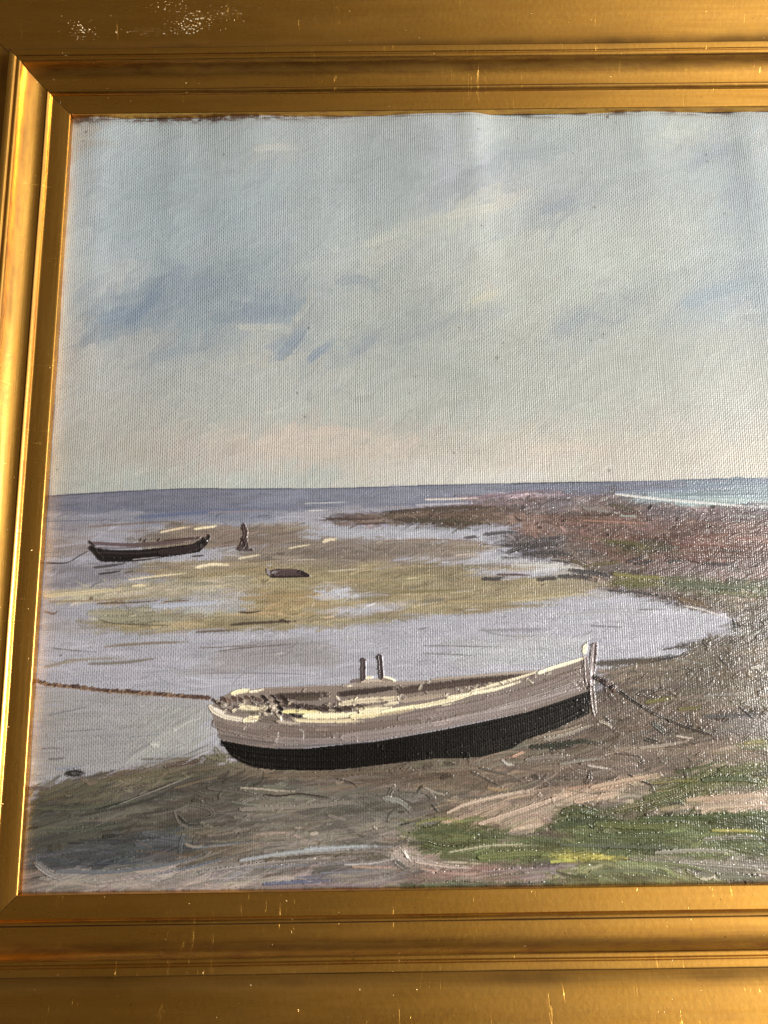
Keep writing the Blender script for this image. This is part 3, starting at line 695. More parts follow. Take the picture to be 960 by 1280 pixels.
# headland marks
ST([([(490, 640), (560, 634), (640, 634)], 5, (84, 70, 62)), ([(500, 650), (560, 652), (620, 655)], 5, (84, 74, 60)), ([(540, 644), (620, 642)], 4, (106, 84, 74)), ([(600, 652), (640, 650)], 3, (122, 104, 88)),
    ([(582, 672), (600, 670)], 4, (86, 74, 78)), ([(606, 668), (640, 664), (652, 668)], 5, (84, 80, 86)), ([(636, 690), (660, 682), (700, 680)], 6, (74, 68, 70)), ([(655, 692), (700, 690), (720, 696)], 5, (70, 66, 68)),
    ([(628, 696), (650, 697)], 2, (90, 86, 84)), ([(690, 700), (740, 704)], 3, (78, 68, 66)), ([(604, 723), (620, 724), (634, 721)], 5, (66, 60, 66)), ([(622, 718), (650, 718), (668, 719)], 3, (96, 58, 58)),
    ([(674, 724), (690, 722), (700, 723)], 6, (68, 64, 66)), ([(700, 720), (730, 721), (750, 726)], 6, (70, 66, 72)), ([(715, 712), (760, 718), (765, 728)], 7, (74, 70, 76)),
    ([(640, 706), (690, 706), (740, 712)], 3, (186, 184, 178)), ([(680, 716), (720, 716)], 2, (170, 170, 176)),
    ([(768, 717), (800, 721), (838, 722)], 5, (118, 114, 50)), ([(770, 728), (830, 730)], 5, (96, 94, 48)), ([(835, 730), (900, 732), (960, 738)], 6, (96, 104, 80)), ([(900, 740), (960, 746)], 5, (104, 106, 70)),
    ([(762, 738), (800, 740), (840, 748)], 3.5, (74, 70, 76)), ([(850, 748), (890, 758)], 6, (120, 98, 74)), ([(855, 757), (880, 762), (918, 775)], 2, (206, 200, 190)), ([(916, 772), (920, 784)], 3, (70, 66, 66)),
    ([(785, 702), (800, 698), (812, 692)], 4, (66, 62, 66)), ([(795, 705), (822, 700)], 3.5, (70, 66, 70)), ([(835, 702), (856, 700)], 4, (66, 62, 64)), ([(880, 704), (920, 706)], 4.5, (72, 66, 70)), ([(720, 688), (748, 688)], 2, (70, 64, 76)),
    ([(760, 676), (800, 680), (825, 690)], 4, (92, 88, 44)), ([(820, 690), (870, 702), (900, 710)], 2.4, (84, 60, 50)), ([(840, 680), (960, 686)], 2.6, (118, 76, 60)), ([(870, 690), (960, 694)], 2.6, (106, 70, 56)),
    ([(730, 650), (820, 654)], 3, (150, 110, 96)), ([(690, 652), (760, 656)], 3, (128, 96, 88)), ([(765, 630), (800, 640)], 5, (92, 82, 66)), ([(730, 634), (770, 640)], 5, (126, 120, 118)),
    ([(740, 706), (780, 702)], 5, (102, 92, 56)), ([(715, 700), (745, 712)], 4, (92, 82, 52))], h=.22, br=.6, dry=.3, a=.9, thk=.7)
# flat and water marks
ST([([(243, 661), (256, 659), (274, 657)], 3.4, (224, 208, 160)), ([(200, 665), (225, 660), (240, 658)], 3, (206, 186, 146)), ([(360, 685), (378, 682), (392, 680)], 2.4, (206, 190, 150)), ([(404, 677), (412, 674), (421, 674)], 4.4, (222, 204, 164)),
    ([(245, 709), (262, 705), (290, 706)], 4.2, (222, 204, 156)), ([(160, 724), (200, 719), (236, 716)], 2.8, (218, 200, 150)), ([(165, 732), (185, 731)], 3.4, (216, 198, 140)), ([(298, 698), (310, 696), (326, 693)], 3, (214, 198, 162)),
    ([(55, 745), (90, 742), (160, 735)], 5, (198, 182, 136)), ([(60, 752), (130, 750), (200, 744)], 3, (150, 128, 96)), ([(120, 754), (170, 753), (205, 750)], 2.4, (112, 82, 56)), ([(205, 752), (240, 750)], 2, (120, 84, 52)),
    ([(54, 764), (66, 768), (72, 762)], 3, (140, 104, 72)), ([(110, 766), (165, 765)], 8, (148, 142, 112)), ([(125, 773), (180, 775), (188, 774)], 8, (146, 142, 112)), ([(190, 772), (222, 773)], 7, (150, 146, 120)),
    ([(122, 774), (140, 780), (220, 782)], 1.6, (96, 80, 60)), ([(298, 765), (312, 766), (328, 763)], 2.6, (74, 62, 62)), ([(288, 781), (312, 779), (345, 777), (372, 776)], 3.6, (88, 70, 64)), ([(350, 775), (362, 778)], 4, (84, 66, 58)),
    ([(280, 784), (300, 786)], 2, (150, 132, 84)), ([(245, 790), (300, 787)], 3, (112, 92, 74)), ([(405, 772), (420, 770)], 2.6, (200, 168, 120)), ([(390, 758), (392, 752)], 2, (180, 170, 140)), ([(300, 748), (400, 742)], 5, (166, 140, 84)),
    ([(480, 740), (560, 738), (600, 745)], 5, (150, 136, 84)), ([(560, 752), (640, 750), (720, 742)], 4, (162, 144, 92)), ([(560, 762), (600, 761), (700, 755)], 3, (150, 132, 86)), ([(640, 752), (700, 745), (760, 742)], 2, (184, 172, 134)),
    ([(492, 700), (520, 696)], 4, (150, 150, 166)), ([(480, 676), (540, 674), (600, 676)], 2, (140, 104, 78)), ([(410, 714), (460, 710)], 2, (190, 180, 150)), ([(360, 700), (400, 699)], 2, (180, 166, 140)),
    ([(480, 742), (600, 735)], 3, (132, 118, 76)), ([(530, 752), (560, 748)], 5, (130, 122, 100)), ([(200, 700), (240, 698)], 4, (158, 162, 178)),
    ([(420, 740), (440, 735)], 6, (170, 174, 190)), ([(190, 758), (290, 752)], 6, (156, 166, 188)), ([(250, 810), (330, 806)], 2, (124, 112, 104)), ([(268, 815), (300, 810), (350, 806), (376, 804)], 2, (116, 100, 90)),
    ([(80, 826), (110, 824), (160, 822)], 3, (140, 128, 110)), ([(130, 808), (180, 804), (240, 802)], 3.6, (138, 118, 88)), ([(55, 834), (90, 826), (110, 824)], 4, (146, 132, 110)), ([(110, 830), (160, 828), (200, 822)], 4, (130, 120, 104)),
    ([(64, 810), (90, 813), (120, 815)], 1.8, (108, 102, 106)), ([(74, 820), (76, 818)], 2.4, (96, 90, 92)), ([(250, 842), (300, 841), (400, 843)], 1.8, (126, 122, 134)), ([(530, 807), (600, 808), (640, 809)], 1.8, (112, 106, 112)),
    ([(530, 817), (575, 818), (600, 821)], 1.8, (118, 112, 118)), ([(600, 788), (700, 786)], 3, (128, 126, 138)), ([(740, 782), (780, 784)], 2, (112, 106, 114)), ([(800, 762), (836, 762)], 2, (112, 106, 114)), ([(610, 790), (640, 796), (680, 794)], 2, (136, 134, 144)),
    ([(60, 894), (90, 888), (115, 882)], 2.6, (128, 128, 136)), ([(50, 936), (66, 935), (80, 936)], 1.8, (110, 104, 112)), ([(60, 949), (72, 949), (84, 947)], 2.6, (108, 106, 108)), ([(80, 915), (120, 912), (142, 911)], 1.6, (116, 112, 120)),
    ([(60, 920), (160, 915), (220, 910)], 8, (152, 152, 158), dict(a=.4)), ([(190, 930), (200, 930)], 7, (172, 178, 168)), ([(70, 962), (90, 960), (108, 956)], 4, (134, 142, 160)), ([(160, 922), (206, 917)], 2, (134, 140, 156)),
    ([(580, 705), (620, 702)], 2.4, (170, 172, 186)), ([(700, 768), (760, 764), (820, 766)], 5, (160, 160, 172)), ([(640, 830), (700, 822)], 5, (160, 164, 178))],
   h=.15, br=.55, dry=.3, a=.88, thk=.6)
for _ in range(150):
    x = prng.uniform(60, 740); y = prng.uniform(655, 850); q = R([(x, y)])[0]; ri = REG[int(q[1]), int(q[0])]
    if ri not in (SEA, FLAT): continue
    loc_ = C[int(q[1]), int(q[0])]; tone = lin([(120, 100, 76), (150, 146, 160), (96, 84, 76), (190, 178, 150), (138, 124, 92), (166, 168, 182)][prng.integers(6)])
    mixk = .55 if ri == FLAT else .30
    cc = loc_ * (1 - mixk) + tone * mixk; cs = 1.055 * np.clip(cc, .004, 1) ** (1 / 2.4) * 255 - 14
    L = prng.uniform(6, 34); a_ = prng.normal(-.06, .07)
    stroke([(x, y), (x + L * .5, y + L * .5 * a_ + prng.normal(0, .6)), (x + L, y + L * a_)], prng.uniform(1.2, 3.6), cs, h=.13, a=.8, br=.8, dry=.6, thk=.6)
# shoreline left
ST([([(82, 968), (96, 967), (110, 971)], 6, (52, 46, 44)), ([(38, 985), (60, 986), (66, 984)], 6, (92, 80, 78)), ([(84, 966), (96, 964), (108, 968)], 7, (46, 42, 40)), ([(40, 995), (56, 996)], 3, (84, 70, 66)), ([(132, 970), (165, 965), (200, 958)], 3, (112, 92, 84)), ([(208, 958), (226, 955), (262, 948)], 6, (92, 72, 66)),
    ([(176, 958), (186, 962), (204, 956)], 4, (110, 108, 92)), ([(270, 936), (276, 944), (286, 950)], 8, (112, 106, 80)), ([(258, 945), (290, 952)], 6, (108, 104, 80)), ([(140, 975), (180, 968), (230, 962)], 5, (104, 94, 70)),
    ([(100, 972), (112, 980), (122, 978)], 4, (130, 112, 98)), ([(116, 992), (160, 985), (200, 976)], 4, (92, 80, 74)), ([(40, 1010), (90, 1012), (140, 1004), (200, 998)], 5, (92, 96, 76)), ([(100, 1020), (160, 1008), (230, 985)], 4, (70, 68, 64)),
    ([(120, 1012), (170, 998), (220, 976)], 3, (60, 58, 56)), ([(150, 1005), (200, 986), (250, 966)], 2, (140, 134, 126)), ([(160, 1020), (220, 1012), (240, 1000)], 3, (76, 72, 66)),
    ([(218, 1014), (222, 1028), (236, 1036), (262, 1034)], 2.4, (118, 112, 104)), ([(224, 1020), (236, 1032), (260, 1030)], 2.6, (60, 58, 54)), ([(240, 1006), (262, 1010), (268, 1020), (250, 1026)], 5, (96, 90, 82)),
    ([(60, 1040), (120, 1036), (180, 1024)], 5, (84, 90, 78)), ([(60, 1062), (80, 1060), (70, 1052)], 4, (80, 74, 60)), ([(80, 1070), (140, 1072), (200, 1062)], 6, (74, 76, 78)), ([(70, 1090), (140, 1092), (220, 1080), (270, 1062)], 5, (96, 104, 114)),
    ([(170, 1098), (240, 1084), (300, 1068)], 3.4, (96, 110, 128)), ([(190, 1088), (250, 1074), (300, 1056)], 2, (150, 144, 142)), ([(120, 1104), (200, 1094), (280, 1082)], 4, (160, 146, 138)), ([(130, 1046), (150, 1044)], 5, (58, 56, 54)),
    ([(45, 1080), (60, 1092), (80, 1100)], 8, (128, 124, 124)), ([(34, 1036), (48, 1034)], 4, (64, 54, 46)), ([(100, 1050), (180, 1048), (230, 1042)], 4, (66, 68, 68)), ([(120, 1080), (200, 1078)], 3, (70, 78, 88))],
   h=.24, br=.75, dry=.3, a=.9, thk=.85)
# blue and white sweep at the bottom
ST([([(300, 1076), (360, 1066), (440, 1060), (500, 1060)], 5, (150, 158, 166)), ([(250, 1092), (330, 1080), (420, 1074), (500, 1068)], 5, (142, 134, 132)), ([(330, 1072), (400, 1066), (500, 1064)], 3, (158, 154, 152)),
    ([(380, 1062), (450, 1058), (505, 1060)], 4, (150, 160, 168)), ([(300, 1086), (380, 1082), (470, 1078)], 3, (112, 120, 138)), ([(430, 1082), (470, 1080), (500, 1072)], 3, (172, 172, 170)), ([(400, 1092), (450, 1090), (480, 1086)], 3, (120, 128, 148)),
    ([(330, 1106), (380, 1103), (430, 1101)], 5, (66, 86, 134)), ([(370, 1098), (420, 1096)], 3, (82, 98, 138)), ([(380, 1106), (440, 1108), (480, 1106)], 3, (140, 116, 132)), ([(440, 1084), (500, 1086)], 3, (176, 136, 112)),
    ([(500, 1058), (508, 1068), (518, 1080)], 5, (164, 156, 146)), ([(495, 1078), (505, 1086), (516, 1088)], 8, (112, 110, 104)), ([(505, 1064), (512, 1076)], 3, (204, 200, 190)), ([(480, 1094), (500, 1092)], 2, (84, 80, 80)),
    ([(250, 1050), (300, 1044), (350, 1036)], 5, (86, 82, 80)), ([(240, 1060), (300, 1054), (330, 1050)], 3, (120, 128, 140)), ([(480, 1050), (510, 1050), (518, 1046)], 3, (120, 92, 68)), ([(260, 1100), (330, 1096)], 4, (158, 148, 146))],
   h=.24, br=.95, dry=.5, a=.66, thk=.8)
# ground under and around the boat
ST([([(300, 985), (320, 986), (345, 989), (372, 990)], 2.6, (166, 154, 136)), ([(330, 994), (350, 996), (372, 992), (414, 998)], 2.6, (62, 56, 52)), ([(280, 978), (300, 968), (312, 960)], 4, (84, 78, 66)), ([(420, 974), (440, 978), (448, 986)], 2, (66, 60, 54)),
    ([(285, 955), (300, 960), (330, 966)], 3, (112, 104, 82)), ([(330, 970), (420, 968), (540, 960)], 5, (108, 94, 78)), ([(260, 985), (300, 990), (340, 1000)], 5, (92, 86, 78)), ([(300, 1012), (400, 1008), (460, 1000)], 5, (128, 120, 110)),
    ([(480, 998), (500, 1002), (512, 1012)], 7, (136, 136, 128)), ([(500, 988), (540, 990), (548, 1010)], 4, (118, 108, 98)), ([(522, 990), (526, 984), (530, 982)], 2.4, (60, 56, 54)), ([(540, 1006), (548, 1016)], 2.6, (64, 60, 58)), ([(500, 1032), (516, 1028)], 2.4, (62, 58, 52)),
    ([(530, 985), (545, 992), (560, 994)], 3, (150, 140, 128)), ([(560, 1016), (580, 1006), (620, 996), (680, 985)], 5, (178, 158, 138)), ([(600, 1030), (660, 1010), (720, 990)], 5, (184, 160, 140)), ([(570, 1024), (640, 1000)], 4, (162, 140, 122)),
    ([(590, 965), (610, 975), (630, 985)], 3, (96, 86, 76)), ([(610, 985), (625, 988), (640, 985)], 4, (150, 124, 88)), ([(600, 960), (640, 970), (650, 976)], 3, (88, 80, 72)), ([(641, 946), (650, 942), (657, 940)], 3.4, (190, 148, 122)),
    ([(640, 930), (647, 932)], 3, (190, 188, 184)), ([(628, 950), (634, 956), (642, 956)], 3, (176, 172, 168)), ([(664, 934), (690, 932), (730, 926), (755, 930)], 6, (50, 58, 46)), ([(690, 936), (720, 932)], 4, (60, 60, 52)), ([(666, 922), (700, 916), (738, 904)], 5, (142, 126, 108)),
    ([(680, 925), (710, 918), (735, 908), (750, 905)], 4, (156, 146, 130)), ([(660, 950), (690, 946), (720, 948)], 8, (126, 116, 106)), ([(700, 955), (730, 950), (760, 948)], 4, (138, 132, 122)), ([(750, 902), (760, 905), (768, 912)], 4, (150, 138, 122)),
    ([(756, 896), (766, 906)], 2.4, (64, 58, 52)), ([(770, 915), (830, 905)], 5, (112, 94, 80)), ([(808, 924), (824, 928)], 5, (70, 66, 54)), ([(818, 905), (828, 912), (830, 918)], 7, (84, 86, 80)), ([(800, 935), (830, 932), (870, 925)], 4, (150, 138, 124)),
    ([(846, 920), (870, 924)], 3, (176, 166, 152)), ([(770, 942), (800, 945), (806, 950)], 2, (68, 60, 58)), ([(787, 969), (800, 976), (822, 984)], 3, (48, 42, 42)), ([(780, 978), (796, 984)], 2, (84, 72, 66)), ([(735, 957), (765, 962)], 3, (170, 160, 150)),
    ([(836, 1006), (850, 1003), (858, 1009)], 3, (56, 52, 58)), ([(740, 985), (790, 975), (830, 968)], 7, (176, 150, 124)), ([(720, 1002), (780, 990)], 6, (182, 156, 132)), ([(860, 1000), (920, 995), (960, 992)], 6, (170, 144, 118)), ([(870, 1010), (960, 1004)], 5, (178, 158, 134)),
    ([(808, 878), (830, 874), (848, 871)], 5, (112, 106, 48)), ([(850, 886), (880, 884)], 5, (112, 106, 54)), ([(798, 868), (820, 872)], 3, (90, 78, 66)), ([(900, 822), (912, 834)], 3, (64, 60, 60)), ([(815, 826), (850, 820)], 5, (72, 70, 78)),
    ([(745, 830), (800, 826), (840, 824)], 7, (92, 80, 62)), ([(880, 896), (960, 892)], 5, (100, 98, 100)), ([(880, 870), (930, 866)], 4, (128, 122, 118)), ([(925, 884), (945, 900)], 3, (72, 72, 78)), ([(940, 835), (955, 832)], 4, (176, 172, 162)),
    ([(830, 812), (860, 806), (870, 803)], 2.6, (84, 70, 68))], h=.26, br=.65, dry=.3, a=.9, thk=.85)
# grass strokes
ST([([(520, 1030), (550, 1022), (570, 1026), (585, 1030)], 4, (126, 126, 52)), ([(515, 1040), (570, 1036), (620, 1044)], 9, (76, 88, 56)), ([(530, 1056), (560, 1064), (600, 1058)], 8, (84, 92, 52)), ([(562, 1066), (620, 1056), (680, 1058)], 4, (160, 156, 126)),
    ([(600, 1072), (660, 1066), (700, 1070)], 8, (104, 112, 58)), ([(690, 1068), (730, 1070), (770, 1074)], 7, (134, 128, 42)), ([(690, 1034), (740, 1026), (800, 1030)], 10, (70, 80, 52)), ([(705, 1016), (725, 1010), (750, 1018)], 9, (70, 84, 46)),
    ([(745, 1030), (800, 1034), (880, 1030)], 7, (92, 100, 48)), ([(740, 1044), (800, 1046), (880, 1040)], 6, (84, 96, 60)), ([(700, 1056), (780, 1058), (860, 1062)], 5, (84, 92, 74)), ([(800, 1024), (880, 1022), (960, 1016)], 7, (72, 88, 48)),
    ([(735, 1030), (742, 1036), (748, 1030)], 3, (52, 54, 36)), ([(890, 1038), (930, 1038), (960, 1040)], 4, (142, 136, 56)), ([(800, 1078), (860, 1082), (900, 1094)], 5, (112, 120, 74)), ([(740, 1092), (800, 1088), (840, 1096)], 9, (104, 112, 80)),
    ([(760, 1015), (800, 1006), (840, 995), (870, 985)], 7, (98, 98, 58)), ([(800, 1012), (850, 1000), (880, 985)], 5, (84, 84, 50)), ([(770, 1012), (830, 1000)], 3, (128, 116, 92)), ([(806, 998), (850, 984), (890, 962)], 6, (84, 92, 46)),
    ([(845, 965), (880, 958), (900, 950)], 5, (84, 92, 54)), ([(880, 975), (920, 972), (960, 978)], 7, (76, 88, 54)), ([(900, 962), (960, 958)], 6, (92, 96, 56)), ([(815, 978), (850, 974), (880, 975)], 6, (120, 116, 52)),
    ([(930, 928), (960, 926)], 4, (140, 132, 60)), ([(930, 936), (960, 936)], 3.5, (96, 106, 74)), ([(820, 990), (850, 986)], 2, (140, 124, 84)), ([(880, 1050), (930, 1046), (960, 1050)], 6, (140, 134, 126)), ([(820, 1066), (880, 1062), (930, 1068)], 5, (136, 132, 120)),
    ([(850, 1078), (900, 1082), (960, 1086)], 5, (144, 138, 126)), ([(520, 1096), (570, 1092), (600, 1092)], 5, (146, 116, 108)), ([(600, 1092), (660, 1088), (690, 1088)], 6, (142, 124, 124)), ([(900, 1096), (960, 1098)], 8, (112, 116, 96)),
    ([(520, 1078), (560, 1084), (600, 1086)], 4, (178, 160, 148)), ([(560, 1104), (640, 1108), (720, 1104)], 6, (84, 92, 70))], h=.26, br=.8, dry=.35, a=.92, thk=.85)

STREAK = .5
# --- rope from the left to the boat
def rope(pts, w, cols, reg, step=4.2, h=.3):
    r = np.array(pts, float); d = np.concatenate([[0], np.cumsum(np.hypot(*np.diff(r, axis=0).T))])
    s = 0
    while s < d[-1]:
        x = np.interp(s, d, r[:, 0]); y = np.interp(s, d, r[:, 1]); c = cols[prng.integers(len(cols))]
        dy = prng.uniform(-.8, .8)
        stroke([(x - 3, y + dy + 1.2), (x + 3.2, y + dy - .6)], w * prng.uniform(.7, 1.2), c, h=h, br=.4, dry=.1, reg=reg, thk=.95)
        s += step * prng.uniform(.6, 1.2)
ropeL = [(45, 850), (60, 855), (90, 857), (120, 861), (160, 864), (200, 867), (240, 870), (262, 872)]
stroke([(x, y + 2) for x, y in ropeL], 4.2, (158, 132, 108), h=.16, br=.3, dry=0, reg=ROPE)
rope(ropeL, 3.8, [(88, 66, 60), (116, 90, 76), (100, 76, 68), (140, 112, 90)], ROPE, 3.4)

# --- the boat
JIT = .08; STREAK = .45
grey = [(262, 884), (268, 905), (275, 925), (300, 930), (335, 936), (375, 936), (440, 929), (480, 924), (540, 914), (600, 902), (660, 890), (700, 877), (738, 864), (736, 820), (700, 834), (650, 850),
        (600, 862), (540, 872), (480, 878), (440, 872), (340, 880), (290, 872)]
black = [(274, 925), (300, 930), (335, 936), (375, 937), (440, 930), (480, 925), (540, 915), (600, 903), (660, 890), (700, 877), (739, 863), (737, 892), (720, 900), (690, 911), (662, 922), (640, 936), (600, 947), (540, 949),
         (480, 956), (430, 962), (400, 964), (345, 963), (318, 960), (300, 953), (286, 943)]
deck = [(264, 882), (275, 872), (290, 864), (330, 860), (440, 857), (450, 850), (490, 848), (500, 853), (600, 845), (680, 838), (735, 820), (650, 856), (600, 870), (540, 884), (480, 896), (440, 902), (380, 906), (320, 906), (275, 896)]
poly(deck, (132, 116, 104), BOAT, -3, exact=True)
poly(grey, (128, 113, 106), BOAT, -8, exact=True)
poly(black, (27, 22, 25), BOAT, -8, exact=True)
for pl in (deck, grey, black):
    m = inside(np.array(pl, float), TX, TY); HGT[m] = HGT[m] * .4 + .10; THK[m] = .6
STREAK = .75
B = dict(h=.20, br=.65, dry=.12, a=.92, thk=.75, reg=BOAT)
ST([([(270, 905), (300, 912), (350, 920), (420, 918)], 14, (120, 104, 96)), ([(275, 920), (310, 926), (345, 930)], 7, (112, 100, 96)), ([(345, 926), (400, 928), (450, 924)], 9, (128, 116, 114)),
    ([(340, 910), (400, 914), (480, 906), (540, 896)], 9, (122, 104, 94)), ([(430, 922), (520, 912), (600, 896), (680, 874), (736, 852)], 12, (138, 124, 122)), ([(500, 898), (600, 880), (680, 858), (732, 836)], 9, (128, 112, 108)),
    ([(560, 900), (640, 886), (700, 868), (736, 858)], 7, (142, 128, 126)), ([(600, 890), (680, 868), (736, 846)], 3, (150, 138, 136)), ([(640, 868), (700, 846), (734, 832)], 5, (124, 106, 98)),
    ([(345, 934), (400, 932), (460, 928)], 2.4, (110, 108, 116)), ([(460, 928), (540, 914), (600, 901)], 2, (134, 130, 136)), ([(380, 915), (450, 914)], 2, (116, 96, 84))], **B)
ST([([(278, 930), (330, 940), (400, 942), (480, 932)], 8, (24, 20, 24)), ([(300, 948), (360, 956), (440, 956), (540, 944)], 10, (28, 22, 24)), ([(480, 936), (560, 922), (640, 904), (735, 874)], 10, (26, 24, 28)),
    ([(560, 940), (640, 926), (700, 906), (736, 886)], 9, (34, 31, 33)), ([(600, 938), (650, 926)], 5, (44, 36, 32)), ([(276, 928), (340, 938), (420, 936)], 2.4, (20, 22, 32)), ([(290, 945), (310, 956), (345, 962)], 4, (34, 27, 24))], **{**B, 'h': .14, 'thk': .75})
# deck, gunwales, interior
B['h'] = .26
ST([([(325, 863), (370, 861), (430, 858)], 6, (146, 128, 116)), ([(430, 857), (480, 855), (540, 852)], 5, (150, 132, 118)), ([(540, 850), (600, 845), (650, 841), (690, 838)], 4.5, (152, 136, 120)),
    ([(345, 871), (380, 870), (415, 868)], 8, (78, 62, 58)), ([(370, 873), (400, 873)], 6, (96, 80, 66)), ([(424, 868), (460, 864), (500, 859)], 7, (72, 56, 54)), ([(500, 864), (560, 856), (610, 850), (650, 846)], 9, (86, 68, 62)), ([(590, 852), (640, 846), (680, 842)], 4, (78, 60, 54)),
    ([(425, 880), (450, 876), (480, 874), (500, 872)], 7, (194, 178, 142)), ([(500, 876), (530, 872), (560, 868)], 6, (168, 148, 126)), ([(480, 880), (500, 878)], 5, (198, 184, 146)), ([(424, 876), (420, 870)], 3, (204, 190, 166)),
    ([(350, 880), (366, 882), (380, 883)], 6, (80, 64, 58)), ([(376, 882), (400, 886), (420, 887), (445, 885)], 6, (70, 54, 52)), ([(420, 886), (460, 882), (470, 884)], 4, (88, 72, 62)), ([(444, 886), (480, 882)], 4, (170, 152, 118))], **B)
# light rail along the near gunwale
ST([([(262, 883), (268, 890), (280, 896), (296, 899), (318, 902)], 6, (196, 184, 162)), ([(268, 886), (280, 892)], 4, (206, 196, 180)), ([(306, 900), (316, 898), (326, 897)], 7, (222, 206, 150)), ([(298, 884), (315, 885), (330, 886)], 6, (210, 196, 148)),
    ([(302, 890), (320, 890), (336, 889)], 3, (112, 104, 78)), ([(326, 898), (340, 900), (352, 900)], 8, (112, 98, 86)), ([(290, 867), (300, 864), (312, 863)], 6, (222, 210, 156)), ([(312, 865), (320, 864), (328, 862)], 4, (214, 204, 170)),
    ([(354, 890), (362, 889), (380, 890), (400, 890)], 5, (212, 198, 110)), ([(366, 900), (400, 902), (430, 901), (446, 898)], 4.4, (208, 190, 140)), ([(380, 895), (420, 895), (450, 892)], 7, (224, 208, 152)), ([(440, 896), (465, 894), (480, 892)], 7, (206, 190, 134)),
    ([(450, 889), (480, 887), (490, 885)], 6, (218, 204, 158)), ([(478, 890), (500, 886), (540, 880)], 5.5, (220, 206, 150)), ([(476, 894), (500, 890), (520, 886)], 4, (176, 156, 118)), ([(520, 884), (560, 876), (600, 864)], 5.5, (212, 198, 154)),
    ([(560, 872), (620, 862), (650, 852)], 4.5, (216, 202, 160)), ([(590, 864), (640, 850), (672, 840)], 4, (204, 190, 154)), ([(672, 842), (690, 835), (720, 826), (734, 821)], 4.6, (222, 208, 166)), ([(346, 902), (360, 904), (374, 905)], 4, (176, 160, 138)),
    ([(350, 896), (352, 902)], 3, (210, 200, 180)), ([(452, 852), (470, 850), (492, 852)], 4, (176, 158, 136)), ([(440, 852), (450, 850), (458, 848)], 5, (110, 92, 86)), ([(458, 847), (466, 847)], 4, (214, 200, 148)), ([(478, 848), (492, 851)], 5, (130, 108, 96)),
    ([(480, 846), (488, 848), (496, 852)], 3, (222, 208, 168)), ([(434, 858), (440, 857)], 2.4, (214, 200, 172))], **B)
# ropes coiled at the stern, fittings
for (x, y, c) in [(268, 876, (84, 60, 56)), (274, 879, (70, 52, 50)), (280, 874, (92, 66, 58)), (286, 876, (118, 92, 76)), (294, 874, (98, 70, 58)), (302, 875, (84, 62, 56)), (310, 873, (104, 78, 62)), (318, 873, (74, 56, 52)), (324, 875, (96, 72, 60)),
                  (330, 872, (58, 46, 46)), (334, 880, (66, 52, 50)), (335, 888, (50, 38, 38)), (342, 872, (64, 50, 48)), (347, 878, (58, 44, 44)), (351, 886, (48, 38, 38)), (349, 891, (54, 44, 44)), (340, 884, (168, 152, 130)), (344, 888, (196, 182, 158)),
                  (358, 877, (70, 54, 52)), (364, 880, (82, 64, 56)), (355, 872, (60, 46, 44)), (288, 886, (146, 130, 114)), (296, 888, (126, 112, 98)), (280, 884, (160, 146, 130)), (372, 884, (62, 50, 48)), (386, 886, (78, 60, 54)),
                  (398, 888, (64, 48, 46)), (412, 887, (74, 56, 52)), (424, 887, (66, 50, 48)), (436, 886, (80, 62, 54)), (452, 884, (90, 74, 64)), (408, 884, (84, 66, 60))]:
    stroke([(x - 3, y - 2), (x + 3, y + 2)], prng.uniform(3.6, 5.2), c, h=.34, br=.4, dry=.1, reg=BOAT, thk=.95)
ST([([(360, 895), (365, 894), (370, 895)], 5, (32, 32, 30)), ([(372, 896), (378, 896)], 4.4, (36, 36, 32)), ([(499, 868), (503, 872), (504, 876)], 3.4, (128, 112, 98)), ([(524, 862), (527, 856)], 4, (150, 136, 120)),
    ([(500, 872), (502, 868)], 2, (216, 204, 186)), ([(374, 912), (379, 914), (379, 928)], 1.8, (172, 166, 164)), ([(347, 916), (345, 930)], 2, (178, 170, 164)), ([(304, 912), (307, 908)], 2, (178, 168, 156))], **B)
DABC = [(214, 200, 160), (196, 180, 146), (120, 100, 88), (84, 64, 58), (58, 44, 44), (150, 134, 118), (170, 154, 132)]
for _ in range(110):
    x = prng.choice([prng.uniform(268, 360), prng.uniform(268, 480), prng.uniform(400, 700)])
    y = np.interp(x, [265, 360, 480, 600, 700], [882, 884, 876, 860, 840]) + prng.normal(0, 6 if x < 420 else 3.5)
    q = R([(x, y)])[0]
    if REG[int(q[1]), int(q[0])] != BOAT: continue
    loc_ = C[int(q[1]), int(q[0])]; cc = lin(DABC[prng.integers(7)])
    cc = loc_ * .55 + cc * .45; cs = 1.055 * np.clip(cc, .004, 1) ** (1 / 2.4) * 255 - 14
    a_ = prng.normal(-.1, .6); L = prng.uniform(3, 9)
    stroke([(x, y), (x + L * math.cos(a_), y + L * math.sin(a_))], prng.uniform(1.8, 3.6), cs, h=prng.uniform(.2, .42), br=.7, dry=.3, reg=None, thk=.95, clip=BOAT)
for _ in range(60):                                    # drags and skips on the hull
    x = prng.uniform(275, 730); t_ = prng.uniform(0, 1)
    y = np.interp(x, [270, 375, 480, 600, 738], [905, 918, 908, 884, 842]) + (t_ - .5) * 26
    q = R([(x, y)])[0]; loc_ = C[int(q[1]), int(q[0])] * prng.uniform(.75, 1.3); cs = 1.055 * np.clip(loc_, .004, 1) ** (1 / 2.4) * 255 - 14
    L = prng.uniform(14, 50); sl_ = np.interp(x, [270, 375, 480, 600, 738], [.2, .02, -.12, -.2, -.32])
    stroke([(x, y), (x + L, y + L * sl_)], prng.uniform(1.6, 4), cs, h=.22, a=.75, br=.8, dry=.4, thk=.9, clip=BOAT)
